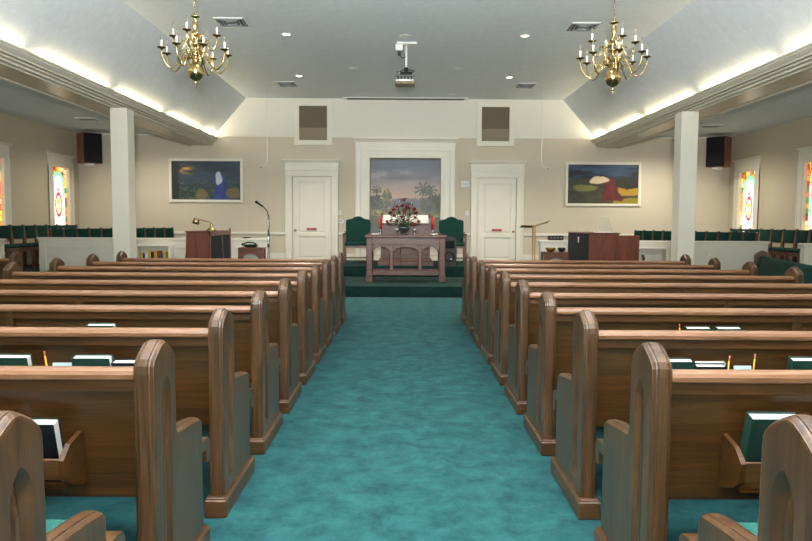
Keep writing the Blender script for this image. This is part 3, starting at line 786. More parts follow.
ch = make_chandelier('brass chandelier with white candles hanging over the left pews'); ch.location = (-2.50, 8.6, 3.16)
dup(ch, (2.49, 8.6, 3.12), .15, 'brass chandelier with white candles hanging over the right pews')

# ------------------------------------------------------------------ ceiling fixtures
def ceiling_vent(label, x, y, w, d, z, rz=0):
    t = thing('ceiling_vent', label, 'vent', (x, y, z), rz, 'square air vents in the ceiling')
    b = MB(); o = .03
    for x0, x1, y0, y1 in ((-w, w, -d, -d+o), (-w, w, d-o, d), (-w, -w+o, -d, d), (w-o, w, -d, d)): b.box(x0, x1, y0, y1, -.018, 0, 'white_plastic', .004)
    b.build('frame', t)
    for k, f in enumerate((.8, .58, .36)):
        b = MB(); a, c = w*f, d*f; th = .012
        mt = None
        for x0, x1, y0, y1 in ((-a, a, -c, -c+th*2), (-a, a, c-th*2, c), (-a, -a+th*2, -c, c), (a-th*2, a, -c, c)): b.box(x0, x1, y0, y1, -.02-.004*k, -.006, 'vent_grey', .002)
        b.build('louvre', t)
    b = MB(); b.box(-w+o, w-o, -d+o, d-o, -.006, -.001, 'dark_metal'); b.build('duct', t)
ceiling_vent('white square ceiling vent beside the left chandelier', -2.60, 10.85, .24, .25, ZC)
ceiling_vent('white square ceiling vent beside the right chandelier', 2.70, 10.98, .24, .25, ZC)
ceiling_vent('small ceiling vent left of the projector, near the pulpit wall', -2.56, 15.6, .22, .30, ZC)
ceiling_vent('small ceiling vent right of the projector, near the pulpit wall', 2.62, 15.6, .22, .30, ZC)
ceiling_vent('long vent in the right aisle ceiling by the column', 6.6, 15.4, .22, .15, ZS)
ceiling_vent('vent in the left aisle ceiling by the column', -6.6, 14.9, .22, .15, ZS)
def can(label, x, y, lit, z=ZC, r=.075, cone=2.0):
    t = thing('recessed_light', label, 'light', (x, y, z), 0, 'round recessed ceiling lights')
    b = MB(); b.lathe([(r*.78, -.001), (r*.8, -.008), (r, -.008), (r+.018, -.004), (r+.02, 0)], 'white_plastic', n=24); b.build('trim_ring', t)
    b = MB(); b.lathe([(0, -.004), (r*.8, -.004), (r*.8, -.0005), (0, -.0005)], 'lamp_lens' if lit else 'lamp_lens_off', n=24); b.build('lens', t)
    if lit:
        L = bpy.data.lights.new('downlight', 'SPOT'); L.energy = lit; L.spot_size = cone; L.spot_blend = .7; L.shadow_soft_size = .07; L.color = (1, .9, .76)
        o = bpy.data.objects.new('downlight', L); C.objects.link(o); o.location = (x, y, z-.03)
can('lit recessed light left of the projector, nearer the camera', -1.895, 11.52, 160)
can('lit recessed light right of the projector, nearer the camera', 1.913, 11.52, 160)
can('lit recessed light in front of the left wall vent', -2.174, 14.75, 320)
can('lit recessed light in front of the right wall vent', 2.142, 14.75, 320)
can('unlit recessed light left of the projector', -1.01, 13.97, 0)
can('unlit recessed light right of the projector', 1.028, 13.97, 0)
can('unlit recessed light just in front of the projector mount', .004, 11.58, 0)
can('faint recessed light near the left end of the screen slot', -1.035, 16.7, 0)
can('faint recessed light near the right end of the screen slot', 1.07, 16.7, 0)
for s in (-1, 1): can('recessed light in the %s aisle ceiling over the choir chairs' % ('left' if s < 0 else 'right'), s*5.9, 15.7, 120 if s < 0 else 220, ZS, cone=2.75)
for s in (-1, 1):  # extra unseen cans, added to brighten the aisle walls
    for y, nm in ((9.4, 'beside the middle pews'), (5.0, 'beside the rear pews')): can('added recessed fill light in the %s aisle ceiling %s' % ('left' if s < 0 else 'right', nm), s*6.4, y, 60, ZS, cone=2.6)
# smoke/heat sensor on the right slope
b = MB(); sx, sz, sy = 4.49, 3.614, 14.83; b.cyl((sx-.03, sy, sz-.03), (sx+.01, sy, sz+.01), .008, 'brass_dull', n=10); b.cyl((sx-.008, sy, sz-.008), (sx+.004, sy, sz+.004), .022, 'white_plastic', n=16)
tag(b.build('sprinkler_head'), 'tiny sprinkler head on the right sloped ceiling', 'sprinkler')

# projection screen slot
t = thing('projection_screen', 'retracted screen in a long ceiling slot above the mural', 'screen', (.02, 17.22, ZC-.003))
b = MB(); b.box(-1.5, 1.5, -.09, .09, -.03, 0, 'white_plastic', .004); b.build('housing', t)
b = MB(); b.box(-1.40, 1.40, -.095, .02, -.045, -.028, 'black_plastic', .003); b.build('slot', t)

# projector
t = thing('projector', 'ceiling-mounted video projector hanging on a white pole', 'projector', (.0, 12.1, ZC), 0)
b = MB(); b.box(-.14, .20, -.15, .15, -.03, 0, 'white_plastic', .006); b.box(-.16, -.04, -.12, .0, -.13, -.03, 'white_plastic', .006); b.build('ceiling_plate', t)
b = MB(); b.box(-.12, -.07, -.1, -.02, -.2, -.13, 'black_plastic', .006); b.tube([(-.09, -.05, -.18), (-.05, -.04, -.24), (.0, -.03, -.22), (.015, 0, -.2)], .008, 'black_plastic', 6); b.build('power_box', t)
b = MB(); b.cyl((.02, 0, -.03), (.02, 0, -.42), .022, 'white_plastic', n=14); b.build('pole', t)
b = MB(); b.cyl((.02, 0, -.39), (.02, 0, -.46), .035, 'black_plastic', n=12); b.box(-.08, .12, -.08, .08, -.49, -.465, 'black_plastic', .006)
for x in (-.07, .11): b.box(x-.008, x+.008, -.06, .06, -.53, -.475, 'black_plastic')
b.tube([(.05, 0, -.42), (.11, -.04, -.44), (.16, -.1, -.47), (.12, -.14, -.50)], .007, 'black_plastic', 6); b.tube([(-.0, 0, -.41), (-.09, -.05, -.46), (-.14, -.12, -.49)], .007, 'black_plastic', 6)
b.build('bracket', t)
b = MB(); b.box(-.165, .165, -.16, .13, -.685, -.53, 'chrome', .02, seg=2); pb = b.build('housing', t)
b = MB(); b.box(-.168, .168, -.163, .133, -.69, -.63, 'olive_shell', .01); b.build('lower_shell', t)
b = MB()
for k in range(5): b.box(-.13+.055*k, -.095+.055*k, -.166, -.158, -.61, -.56, 'black_plastic', .003)
b.build('port_panel', t)
b = MB(); b.cyl((.07, .12, -.60), (.07, .17, -.60), .035, 'black_plastic', n=16); b.build('lens', t)

# hanging choir microphones (thin cables with a curled end)
for s, nm in ((-1, 'left'), (1, 'right')):
    X = s*3.0; b = MB()
    pts = [(X, 15.6, ZC), (X, 15.6, 3.2), (X, 15.6, 2.72), (X-.01, 15.6, 2.66), (X-.05, 15.6, 2.60), (X-.12, 15.6, 2.56)] if s < 0 else [(X, 15.6, ZC), (X, 15.6, 3.2), (X, 15.6, 2.72), (X+.01, 15.6, 2.66), (X+.06, 15.6, 2.60), (X+.12, 15.6, 2.57)]
    b.tube(pts, .004, 'white_plastic', 6); b.cyl(pts[-1], (pts[-1][0]+s*.05, 15.6, pts[-1][2]-.004), .009, 'grey_plastic', n=8)
    tag(b.build('hanging_microphone'), 'thin white hanging microphone near the %s door' % nm, 'microphone')

# ------------------------------------------------------------------ wall fixtures
for x0, x1, nm in ((-2.679, -1.762, 'left'), (1.749, 2.662, 'right')):
    t = thing('wall_grille', 'framed brown grille high on the pulpit wall above the %s door' % nm, 'vent', ((x0+x1)/2, YW-.012, 3.235), 0, 'framed grilles above the doors')
    w = (x1-x0)/2; h = 1.06
    b = MB()
    for a, c, z0, z1 in ((-w, -w+.12, 0, h), (w-.12, w, 0, h), (-w+.12, w-.12, 0, .12), (-w+.12, w-.12, h-.12, h)): b.box(a, c, -.045, 0, z0, z1, 'trim_white', .006)
    b.build('frame', t)
    b = MB(); b.box(-w+.12, w-.12, -.008, 0, .12+.30, h-.12, 'grille_dark'); b.build('upper_cloth', t)['label'] = 'darker brown cloth'
    b = MB(); b.box(-w+.12, w-.12, -.012, 0, .12, .12+.30, 'grille_light'); b.build('lower_cloth', t)['label'] = 'lighter brown cloth'
def wallbox(name, label, cat, x, z, w, h, m='white_plastic', y=YW, dep=.02, extra=None):
    t = thing(name, label, cat, (x, y, z)); b = MB(); b.box(-w/2, w/2, -dep, 0, -h/2, h/2, m, .004); b.build('plate', t)
    b = MB()
    if extra == 'toggle': b.box(-.008, .008, -dep-.012, -dep, -.012, .02, 'trim_white', .002); b.build('toggle', t)
    else: b.box(-w/4, w/4, -dep-.004, -dep+.001, -h/8, h/4, 'vent_grey', .001); b.build('display', t)
wallbox('light_switch', 'white light switch between left door and mural, upper one', 'switch', -1.575, 1.61, .09, .12, extra='toggle')
wallbox('wall_control', 'white control plate below the switch beside the left door', 'switch', -1.56, 1.39, .16, .09)
wallbox('thermostat', 'white thermostat high between mural and right door', 'thermostat', 1.49, 2.32, .2, .15, dep=.04)
wallbox('light_switch', 'white light switch between mural and right door', 'switch', 1.55, 1.61, .1, .12, extra='toggle')

# paintings (plain stand-ins in the same colours)
def pic_left(u, v):
    u += .05*(fbm(u*7, v*6)-.5); v += .07*(fbm(u*6+4, v*7)-.5)
    c = mixc((34, 48, 56), (62, 84, 104), fbm(u*3, v*5)+.1)
    c = mixc(c, (40, 62, 44), sst(.5, .3, v)*.8*fbm(u*9, v*9)+.25*(v < .4))
    if v < .5: c = mixc(c, (96, 100, 96), sst(.55, .75, fbm(u*24, v*24))*.8)
    g = math.exp(-((u-.18)/.10)**2-((v-.78)/.11)**2); c = mixc(c, (222, 160, 50), g*sst(.4, .6, fbm(u*9, v*18))*1.4)
    d = abs(u-.72)/(.045+.15*max(0, .62-v)) if v < .64 else 9; c = mixc(c, mixc((30, 52, 112), (56, 92, 168), fbm(u*22, v*7)), sst(1.15, .85, d+.4*(fbm(u*12, v*12)-.5)))
    d = ((u-.68)/.05)**2+((v-.56)/.2)**2; c = mixc(c, (190, 200, 216), sst(1.1, .7, d))
    for cu, cv, ru, rv in ((.44, .14, .10, .15), (.9, .17, .12, .15)):
        d = ((u-cu)/ru)**2+((v-cv)/rv)**2+.4*(fbm(u*12, v*12)-.5); c = mixc(c, (116, 104, 76), sst(1.1, .7, d))
    if u < .1: c = mixc(c, (24, 34, 30), .7)
    return c
def pic_right(u, v):
    u += .06*(fbm(u*7, v*6)-.5); v += .08*(fbm(u*6+4, v*7)-.5)
    c = mixc((22, 34, 48), (56, 84, 112), sst(.35, .75, fbm(u*3+3, v*8)))
    if v < .62+.05*fbm(u*6, 0): c = mixc((40, 42, 36), (84, 84, 56), fbm(u*6, v*8))
    d = ((u-.25)/.2)**2+((v-.40)/.09)**2; c = mixc(c, (136, 136, 60), sst(1.1, .5, d)*.8)
    if v < .42-.35*(u-.66)+.1 and v > .22 and u > .62: c = mixc(c, (204, 158, 44), sst(.62, .75, u)*.8)
    if v < .16 and u > .66: c = (150, 132, 40)
    d = ((u-.85)/.2)**2+((v-.52)/.14)**2+.5*(fbm(u*14, v*14)-.5); c = mixc(c, (34, 40, 26), sst(1.1, .8, d))
    d = abs(u-.60-.10*(.5-v))/(.05+.20*max(0, .66-v)) if .08 < v < .66 else 9; c = mixc(c, mixc((70, 22, 26), (124, 38, 38), fbm(u*20, v*7)), sst(1.15, .85, d+.5*(fbm(u*12, v*12)-.5)))
    d = ((u-.44)/.14)**2+((v-.60)/.10)**2; c = mixc(c, (226, 206, 170), sst(1.1, .7, d))
    return c
for nm, x0, x1, z0, z1, fn in (('blue-toned', -5.738, -3.937, 1.837, 2.90, pic_left), ('red and gold toned', 3.931, 5.781, 1.797, 2.87, pic_right)):
    t = thing('painting', 'white-framed %s painting on the beige wall %s' % (nm, 'above the left organ' if x0 < 0 else 'above the right piano'), 'painting', ((x0+x1)/2, YW, z0), 0)
    w = (x1-x0)/2; h = z1-z0; fr = .065
    b = MB()
    for a, c, za, zb in ((-w, -w+fr, 0, h), (w-fr, w, 0, h), (-w+fr, w-fr, 0, fr), (-w+fr, w-fr, h-fr, h)): b.box(a, c, -.045, 0, za, zb, 'trim_white', .008)
    b.build('frame', t)
    painted_grid('canvas', 120, 70, lambda u, v: (-w+fr-.002+u*2*(w-fr+.002), -.02, fr-.002+v*(h-2*fr+.004)), fn, 'painted', t)

# corner loudspeakers
for s, nm in ((-1, 'left'), (1, 'right')):
    t = thing('wall_speaker', 'black loudspeaker with wooden side hung high in the %s corner' % nm, 'speaker', (s*7.42, 16.85, 2.72), -s*.80, 'corner loudspeakers')
    b = MB(); b.box(-.22, .22, -.18, .2, 0, .70, 'walnut', .006); b.build('cabinet', t)
    b = MB(); b.box(-.205, .205, -.205, -.178, .012, .69, 'black_cloth', .006); b.build('grille', t)
    b = MB(); b.box(-.1, .06, -.12, .12, -.05, 0, 'white_plastic', .008); b.cyl((0, .18, .3), (0, .50, .3), .02, 'white_plastic', n=10); b.build('bracket', t)

# ------------------------------------------------------------------ choir chairs
def make_choir_chair(label):
    t = thing('choir_chair', label, 'chair', group='green padded choir chairs')
    # faces local -y ; width .44
    for s in (-1, 1):
        b = MB(); b.prism([(.20, 0), (.235, 0), (.215, .45), (.245, .80), (.238, .845), (.222, .852), (.21, .84), (.205, .80), (.175, .45)], 'x', s*.212-.022, s*.212+.022, 'chair_wood'); b.build('leg', t)['label'] = 'back leg running up into the back post'
        b = MB(); b.box(s*.205-.018, s*.205+.018, -.22, -.185, 0, .43, 'chair_wood', .004); b.build('leg', t)
    b = MB(); b.box(-.20, .20, .19, .222, .40, .44, 'chair_wood'); b.box(-.20, .20, -.215, -.19, .36, .43, 'chair_wood'); b.box(-.215, -.195, -.2, .2, .37, .43, 'chair_wood'); b.box(.195, .215, -.2, .2, .37, .43, 'chair_wood'); b.box(-.19, .19, .215, .235, .565, .60, 'chair_wood'); b.build('frame', t)
    b = MB(); b.box(-.215, .215, -.235, .185, .43, .485, 'cloth_green', .02, seg=3); b.build('seat', t)
    b = MB(); b.box(-.186, .186, .185, .225, .585, .832, 'cloth_green', .012, seg=3); b.build('backrest', t)
    return t
cc = None
for s, nm in ((-1, 'left'), (1, 'right')):
    for row in (0, 1):
        N = 8 if row == 0 else 11
        for k in range(N):
            if row == 0: x, y = s*7.33, 12.92+.46*k; rz = -s*PI/2*1.0
            else:
                u = k/(N-1); x = s*(6.60-1.19*u); y = 13.78+2.98*u; rz = -s*(PI/2-.38)
            if row == 0: lab = 'green choir chair, back row by the %s windows, %s from the camera' % (nm, ordinal(k))
            else: lab = 'green choir chair, front row behind the %s half wall, %s from outer end' % (nm, ordinal(k))
            # a chair facing local -y must look towards the room centre
            rz = (-s)*PI/2 if row == 0 else (-s)*(PI/2-.0)+(-s)*-.0
            face = Vector((-s, 0)) if row == 0 else Vector((-s*2.98, -1.19)).normalized()
            rz = math.atan2(face.x, -face.y)
            if cc is None: cc = make_choir_chair(lab); cc.location = (x, y, .44); cc.rotation_euler = (0, 0, rz)
            else:
                o = dup(cc, (x, y, .44), rz, lab)
                if row == 1: o.scale = (.70, .9, .93)

# ------------------------------------------------------------------ pulpit chairs
def make_pulpit_chair(label):
    t = thing('pulpit_chair', label, 'chair', group='green pulpit chairs')
    b = MB()
    top = [(-.28, .12), (.28, .12), (.285, .93), (.275, .985), (.22, 1.00), (.14, 1.015), (.08, 1.055), (0, 1.075), (-.08, 1.055), (-.14, 1.015), (-.22, 1.00), (-.275, .985), (-.285, .93)]
    top = [(x, z if z > .5 else .42) for x, z in top]
    mt = Matrix.Translation((0, .26, 0)) @ Matrix.Rotation(-.09, 4, 'X')
    b.prism(top, 'y', -.04, .04, 'cloth_green', mt); b.build('backrest', t)
    b = MB(); b.box(-.27, .27, -.27, .22, .40, .485, 'cloth_green', .025, seg=3); b.build('seat', t)
    for sx in (-1, 1):
        for y in (-.25, .24):
            b = MB(); b.box(sx*.29-.02, sx*.29+.02, y-.02, y+.02, 0, .66 if y < 0 else .72, 'chair_wood', .005); b.build('leg', t)
        b = MB(); b.box(sx*.29-.028, sx*.29+.028, -.30, .22, .655, .69, 'chair_wood', .01); b.build('armrest', t)
    b = MB(); b.box(-.29, .29, -.26, -.235, .36, .41, 'chair_wood'); b.box(-.29, .29, -.26, -.24, .12, .15, 'chair_wood')
    for sx in (-1, 1): b.box(sx*.29-.01, sx*.29+.01, -.24, .24, .12, .15, 'chair_wood')
    b.build('stretcher', t)
    return t
pc = make_pulpit_chair('high-backed green upholstered chair on the platform, left of the pulpit'); pc.location = (-1.07, 16.2, .44)
dup(pc, (1.10, 16.2, .44), 0, 'high-backed green upholstered chair on the platform, right of the pulpit')

# ------------------------------------------------------------------ pulpit
t = thing('pulpit', 'broad wooden pulpit with framed panels behind the communion table', 'pulpit', (.03, 15.5, .44))
b = MB(); b.box(-.60, .60, -.28, .28, 0, .10, 'table_wood', .01); b.box(-.57, .57, -.25, .25, .10, .15, 'table_wood', .01); b.build('base', t)
b = MB(); b.box(-.53, .53, -.22, .22, .15, .88, 'table_wood', .006); b.build('cabinet', t)
for xa, xb in ((-.47, -.33), (-.15, .15), (.33, .47)):
    b = MB(); e = .028
    for x0, x1, z0, z1 in ((xa, xa+e, .24, .80), (xb-e, xb, .24, .80), (xa, xb, .24, .24+e), (xa, xb, .80-e, .80)): b.box(x0, x1, -.235, -.218, z0, z1, 'walnut', .003)
    b.box(xa+e, xb-e, -.226, -.218, .24+e, .80-e, 'table_wood'); b.build('panel_frame', t)['label'] = 'dark framed panel'
b = MB(); b.box(-.56, .56, -.26, .26, .88, .92, 'table_wood', .008)  # desk slope below is coloured white for the glossy reflections on it
b.prism([(-.26, .92), (.24, .92), (.24, 1.10), (-.22, 1.0)], 'x', -.50, .50, 'paper'); b.build('desk', t)['label'] = 'reading desk top, glossy reflection painted pale'
for x0, x1 in ((-.545, -.50), (.50, .545)):
    b = MB(); b.prism([(-.26, .92), (.25, .92), (.25, 1.14), (-.26, 1.03)], 'x', x0, x1, 'table_wood'); b.build('side_cheek', t)

# ------------------------------------------------------------------ communion table
TX, TY, TZ = .035, 14.05, .21
t = thing('communion_table', 'carved wooden communion table with lettered frieze on the lower step', 'table', (TX, TY, TZ))
b = MB(); b.box(-.80, .80, -.30, .30, .875, .915, 'table_wood', .006); b.box(-.78, .78, -.285, .285, .86, .875, 'table_wood', .004); b.build('tabletop', t)
for sx in (-1, 1):
    for sy in (-1, 1):
        b = MB(); x = sx*.71; y = sy*.22; b.box(x-.06, x+.06, y-.055, y+.055, .12, .86, 'table_wood', .01); b.box(x-.072, x+.072, y-.068, y+.068, 0, .13, 'table_wood', .01); b.build('leg', t)
b = MB(); b.box(-.65, .65, -.265, -.235, .73, .86, 'table_wood', .004); b.box(-.65, .65, .235, .265, .73, .86, 'table_wood', .004); b.box(-.72, -.69, -.2, .2, .73, .86, 'table_wood'); b.box(.69, .72, -.2, .2, .73, .86, 'table_wood'); fr = b.build('frieze', t)
lx = -.53; hh = .048; ww = .66
for wd in 'THIS DO IN REMEMBRANCE OF ME'.split():
    b = MB(); letters(b, wd, lx, .772, hh, -.267, 'walnut', ww); b.build('lettering', fr); lx += (len(wd)*1.45+1.0)*hh*ww*.925
for x in (-.66, .62):
    b = MB(); b.box(x, x+.045, -.27, -.25, .77, .825, 'walnut', .003); b.build('rosette', fr)
def arch_board(b, x0, x1):
    n = 14; pts = [(x0, .73), (x0, .60)]
    for i in range(n+1):
        u = i/n; x = x0+.03+(x1-x0-.06)*u; z = .60+.085*math.sin(PI*u)**.6+(.012*abs(math.sin(u*PI*4)))
        pts.append((x, min(z, .715)))
    pts += [(x1, .60), (x1, .73)]
    b.prism(pts, 'y', -.255, -.235, 'table_wood')
b = MB(); arch_board(b, -.65, -.30); arch_board(b, -.26, .26) ; arch_board(b, .30, .65); b.build('arched_apron', t)
for x in (-.28, .28):
    b = MB(); b.box(x-.04, x+.04, -.26, -.225, .22, .73, 'table_wood', .008); b.box(x-.022, x+.022, -.272, -.255, .26, .60, 'walnut', .005); b.build('upright', t)
b = MB(); b.box(-.65, .65, -.25, -.21, .13, .23, 'table_wood', .006); b.box(-.65, .65, .21, .25, .13, .23, 'table_wood', .006); b.build('stretcher', t)
ZT = TZ+.915
# candles
for x, nm in ((-.50, 'left'), (.53, 'right')):
    t = thing('candlestick', 'silver candlestick with thick red candle at the %s end of the communion table' % nm, 'candle', (TX+x, TY-.05, ZT), 0, 'red candles on the communion table')
    b = MB(); b.lathe([(0, 0), (.045, 0), (.045, .01), (.018, .02), (.01, .05), (.02, .065), (.01, .08), (.035, .10), (.036, .11), (0, .11)], 'chrome', n=18); b.build('holder', t)
    b = MB(); b.cyl((0, 0, .108), (0, 0, .36), .028, 'candle_red', n=16); b.cyl((0, 0, .36), (0, 0, .375), .0015, 'black_plastic', n=5); b.build('candle', t)
# flower arrangement
t = thing('flower_arrangement', 'bouquet of red roses with greenery in a dark vase on the table', 'flowers', (TX-.04, TY-.02, ZT))
b = MB(); b.lathe([(0, 0), (.07, 0), (.075, .01), (.03, .03), (.035, .05), (.085, .10), (.10, .14), (.09, .17), (.08, .165), (0, .15)], 'vase_green', n=20, sx=1.2); b.build('vase', t)
rs = []
random.seed(11)
spots = [(0, .70), (-.03, .58), (-.21, .50), (.11, .53), (-.27, .44), (.20, .51), (-.10, .45), (.02, .47), (-.19, .38), (.13, .40), (.24, .44), (-.05, .36), (-.25, .29), (.22, .35), (.08, .30), (-.14, .28), (.18, .22), (.06, .55), (-.13, .57), (-.33, .26), (.29, .27), (0, .26)]
stems = MB()
rose_b = MB()
for k in range(5):
    a0 = k*1.3; R = .012+.007*k
    rose_b.lathe([(.004, -.022+.002*k), (R*.9, -.012), (R*1.08, .006), (R*.94, .022-.003*k), (R*.84, .017-.003*k), (R*.8, -.005)], 'rose_red', n=9)
r0 = None
for k, (x, z) in enumerate(spots):
    y = -.10-.05*random.random() if k % 3 else .05*random.random()
    y *= (1-abs(x)*1.2)
    stems.tube([(x*.1, 0, .15), (x*.5, y*.5, .15+(z-.15)*.6), (x, y, z-.015)], .004, 'leaf_green', 5)
    if r0 is None: r0 = rose_b.build('rose', t); r = r0
    else: r = r0.copy(); C.objects.link(r); r.parent = t
    r.location = (x, y, z); r.rotation_euler = (random.uniform(.2, 1.0), x*1.8, random.random()*6)
stems.build('stem_bundle', t)
lf = MB()
for k in range(340):
    a = random.uniform(-.15, PI+.15); rr = random.uniform(.04, .40)*(.75+.25*math.sin(a)); x = rr*math.cos(a)*.88; z = .20+abs(rr*math.sin(a))*1.18+random.uniform(-.03, .04); y = random.uniform(-.13, .13)
    d = Vector((x+random.uniform(-.15, .15), random.uniform(-.2, .2), z-.1+random.uniform(-.1, .1))).normalized(); sd = d.cross(Vector((random.uniform(-1, 1), random.uniform(-1, 1), .3))).normalized(); L = random.uniform(.03, .065); p = Vector((x, y, z)); nn = sd.cross(d)*.006
    ms = 'sprig_pale' if k % 8 == 0 else 'leaf_green'
    lf.quad([p, p+d*L*.5+sd*L*.24+nn, p+d*L, p+d*L*.5-sd*L*.24+nn], ms)
o = lf.build('foliage', t); o['kind'] = 'stuff'
for z_ in range(1):
    b = MB()
    for k in range(26):
        a = random.uniform(0, PI); rr = random.uniform(.1, .36); b.ball((rr*math.cos(a)*.95, random.uniform(-.16, .05), .24+rr*math.sin(a)*1.15), .011, 'rose_pink' if k % 2 else 'sprig_pale', sub=1)
    o = b.build('filler_blossoms', t); o['kind'] = 'stuff'
# small glass cups beside the vase
for k, (x, nm) in enumerate(((-.17, 'left'), (.17, 'right'))):
    b = MB(); b.lathe([(0, 0), (.035, 0), (.03, .01), (.008, .02), (.008, .06), (.03, .08), (.036, .13), (.034, .13), (.028, .085), (0, .07)], 'chrome', n=16)
    o = b.build('goblet'); o.location = (TX+x, TY-.12, ZT); tag(o, 'small silver goblet just %s of the flower vase' % nm, 'cup', 'goblets on the communion table')
# cable hanging behind the table
b = MB(); b.tube([(-.06, 14.42, 1.05), (-.07, 14.44, .8), (-.05, 14.44, .5), (-.09, 14.42, .3), (-.2, 14.45, .222), (-.5, 14.6, .218)], .006, 'black_plastic', 6); tag(b.build('cable'), 'thin black cable trailing down behind the communion table', 'cable')

# floor monitor speaker
t = thing('floor_speaker', 'black floor loudspeaker on the platform right of the pulpit', 'speaker', (.98, 15.42, .44))
b = MB(); b.prism([(-.15, 0), (.15, 0), (.165, .3), (.15, .60), (-.15, .60), (-.165, .3)], 'y', -.14, .14, 'black_plastic'); b.build('cabinet', t)
b = MB(); b.lathe([(.105, 0), (.11, .012), (.095, .012), (.06, -.02), (.03, -.03), (.0, -.02)], 'dark_metal', n=24); w_ = b.build('woofer', t); w_.location = (0, -.142, .20); w_.rotation_euler = (PI/2, 0, 0)
b = MB(); b.box(-.11, .11, -.155, -.138, .38, .55, 'black_cloth', .01); b.build('horn', t)
b = MB(); b.box(.02, .06, -.16, -.14, .13, .17, 'vent_grey', .003); b.build('badge', t)
b = MB(); b.box(-.09, .09, -.02, .02, .60, .625, 'black_plastic', .006); b.build('carry_handle', t)

# ------------------------------------------------------------------ organ (left) and piano (right)
t = thing('organ', 'reddish-brown organ console with black cloth back, front left of the choir', 'organ', (-3.2, 11.62, 0))
b = MB(); b.prism([(-.40, 0), (0, 0), (0, 1.19), (-.37, 1.19), (-.385, .85), (-.42, .66)], 'y', 0, .035, 'walnut'); b.build('side_panel', t); b = MB(); b.prism([(-.40, 0), (0, 0), (0, 1.19), (-.37, 1.19), (-.385, .85), (-.42, .66)], 'y', 1.365, 1.40, 'walnut'); b.build('side_panel', t)
b = MB(); b.box(-.36, 0, .035, 1.365, .78, 1.17, 'walnut'); b.box(-.1, 0, .035, 1.365, .05, .78, 'walnut'); b.build('case', t)
b = MB(); b.box(-.39, .02, -.015, 1.415, 1.19, 1.215, 'walnut_across', .005); b.build('lid', t)
b = MB(); b.box(0, .012, .06, 1.34, .06, 1.13, 'black_cloth'); b.build('back_cloth', t)['label'] = 'black cloth back'
b = MB(); b.box(-.62, -.36, .035, 1.365, .68, .72, 'walnut_across', .004); b.box(-.56, -.38, .06, 1.34, .72, .745, 'candle_white', .004); b.build('keyboard_shelf', t)
b = MB(); b.box(-.005, .02, 1.335, 1.40, 0, 1.25, 'walnut', .006); b.box(-.005, .02, 0, .05, 0, 1.19, 'walnut', .004); b.box(-.005, .02, .0, 1.4, 1.135, 1.19, 'walnut_across', .004); b.build('back_frame', t)
b = MB(); b.tube([(.02, .75, 1.14), (.024, .78, .95), (.024, .84, .7), (.024, .88, .4), (.026, .9, .1)], .005, 'grey_plastic', 6); b.build('power_cord', t)
# bench
t = thing('organ_bench', 'low dark wooden organ bench showing beside the brown organ', 'bench', (-4.05, 12.3, 0))
b = MB(); b.box(-.18, .18, -.5, .5, .60, .64, 'walnut_across', .006); b.build('seat', t)
for y in (-.45, .42):
    b = MB(); b.box(-.15, .15, y, y+.03, 0, .60, 'walnut', .004); b.build('leg', t)
# brass lamp on the organ
t = thing('desk_lamp', 'polished brass desk lamp standing on the brown organ', 'lamp', (-3.17, 11.66, 1.215))
b = MB(); b.lathe([(0, 0), (.085, 0), (.088, .01), (.06, .03), (.05, .05), (.03, .06), (.02, .075), (.032, .09), (.022, .105), (.03, .12), (.01, .135), (0, .14)], 'brass', n=24); b.build('base', t)
b = MB(); b.tube([(0, 0, .12), (-.03, 0, .15), (-.10, 0, .165), (-.17, -.01, .185), (-.22, -.01, .19)], .009, 'brass', 8); b.build('arm', t)
b = MB(); mt = Matrix.Translation((-.245, -.01, .165)) @ Matrix.Rotation(.25, 4, 'Y')
prs = [(.032, .045), (.045, .04), (.055, .0), (.062, -.05), (.056, -.05), (.045, 0), (.03, .035)]
b.lathe(prs, 'brass', n=22); b.lathe([(0, .05), (.02, .05), (.034, .045), (0, .04)], 'brass', n=16)
for v in b.bm.verts: v.co = mt @ v.co
b.build('lamp_shade', t)

t = thing('piano', 'brown upright piano seen from its end, black back, front right of the choir', 'piano', (3.07, 11.75, 0))
b = MB(); b.prism([(0, 0), (.86, 0), (.86, .62), (.84, .70), (.84, 1.18), (.50, 1.18), (.50, 1.20), (0, 1.20)], 'y', 0, .04, 'walnut'); b.build('side_panel', t); b = MB(); b.prism([(0, 0), (.86, 0), (.86, .62), (.84, .70), (.84, 1.18), (0, 1.20)], 'y', 1.42, 1.46, 'walnut'); b.build('side_panel', t)
b = MB()
for x in (.13, .30, .47, .64): b.box(x, x+.012, -.006, 0, .05, 1.15, 'walnut_across', .002)
b.build('pilaster_strip', t)
b = MB(); b.box(0, .50, .04, 1.42, .1, 1.18, 'walnut'); b.box(.5, .84, .04, 1.42, .66, 1.15, 'walnut'); b.build('case', t)
b = MB(); b.box(-.015, .52, -.02, 1.48, 1.20, 1.222, 'walnut_across', .005); b.build('lid', t)
b = MB(); b.box(-.012, 0, .0, 1.44, .06, 1.18, 'black_cloth'); b.build('back_cloth', t)['label'] = 'black cloth back'
b = MB(); b.cyl((-.022, .62, 1.10), (-.022, .62, 1.14), .014, 'white_plastic', n=10); b.box(-.03, -.014, .60, .64, 1.04, 1.10, 'card_blue', .003); b.build('hanging_tag', t)
# clear music holder on the piano
t = thing('music_rack', 'clear acrylic music rack with pale sheets on top of the piano', 'music rack', (3.38, 11.9, 1.222))
b = MB(); b.box(-.17, .12, -.10, .10, 0, .012, 'white_plastic', .003); b.build('base', t)
b = MB(); mt = Matrix.Rotation(-.2, 4, 'X'); b.prism([(-.14, .01), (.12, .01), (.06, .27), (-.06, .25)], 'y', 0, .006, 'acrylic', mt); b.prism([(-.16, .01), (.0, .01), (-.02, .15), (-.1, .12)], 'y', -.02, -.014, 'acrylic', mt); b.build('sheet', t)

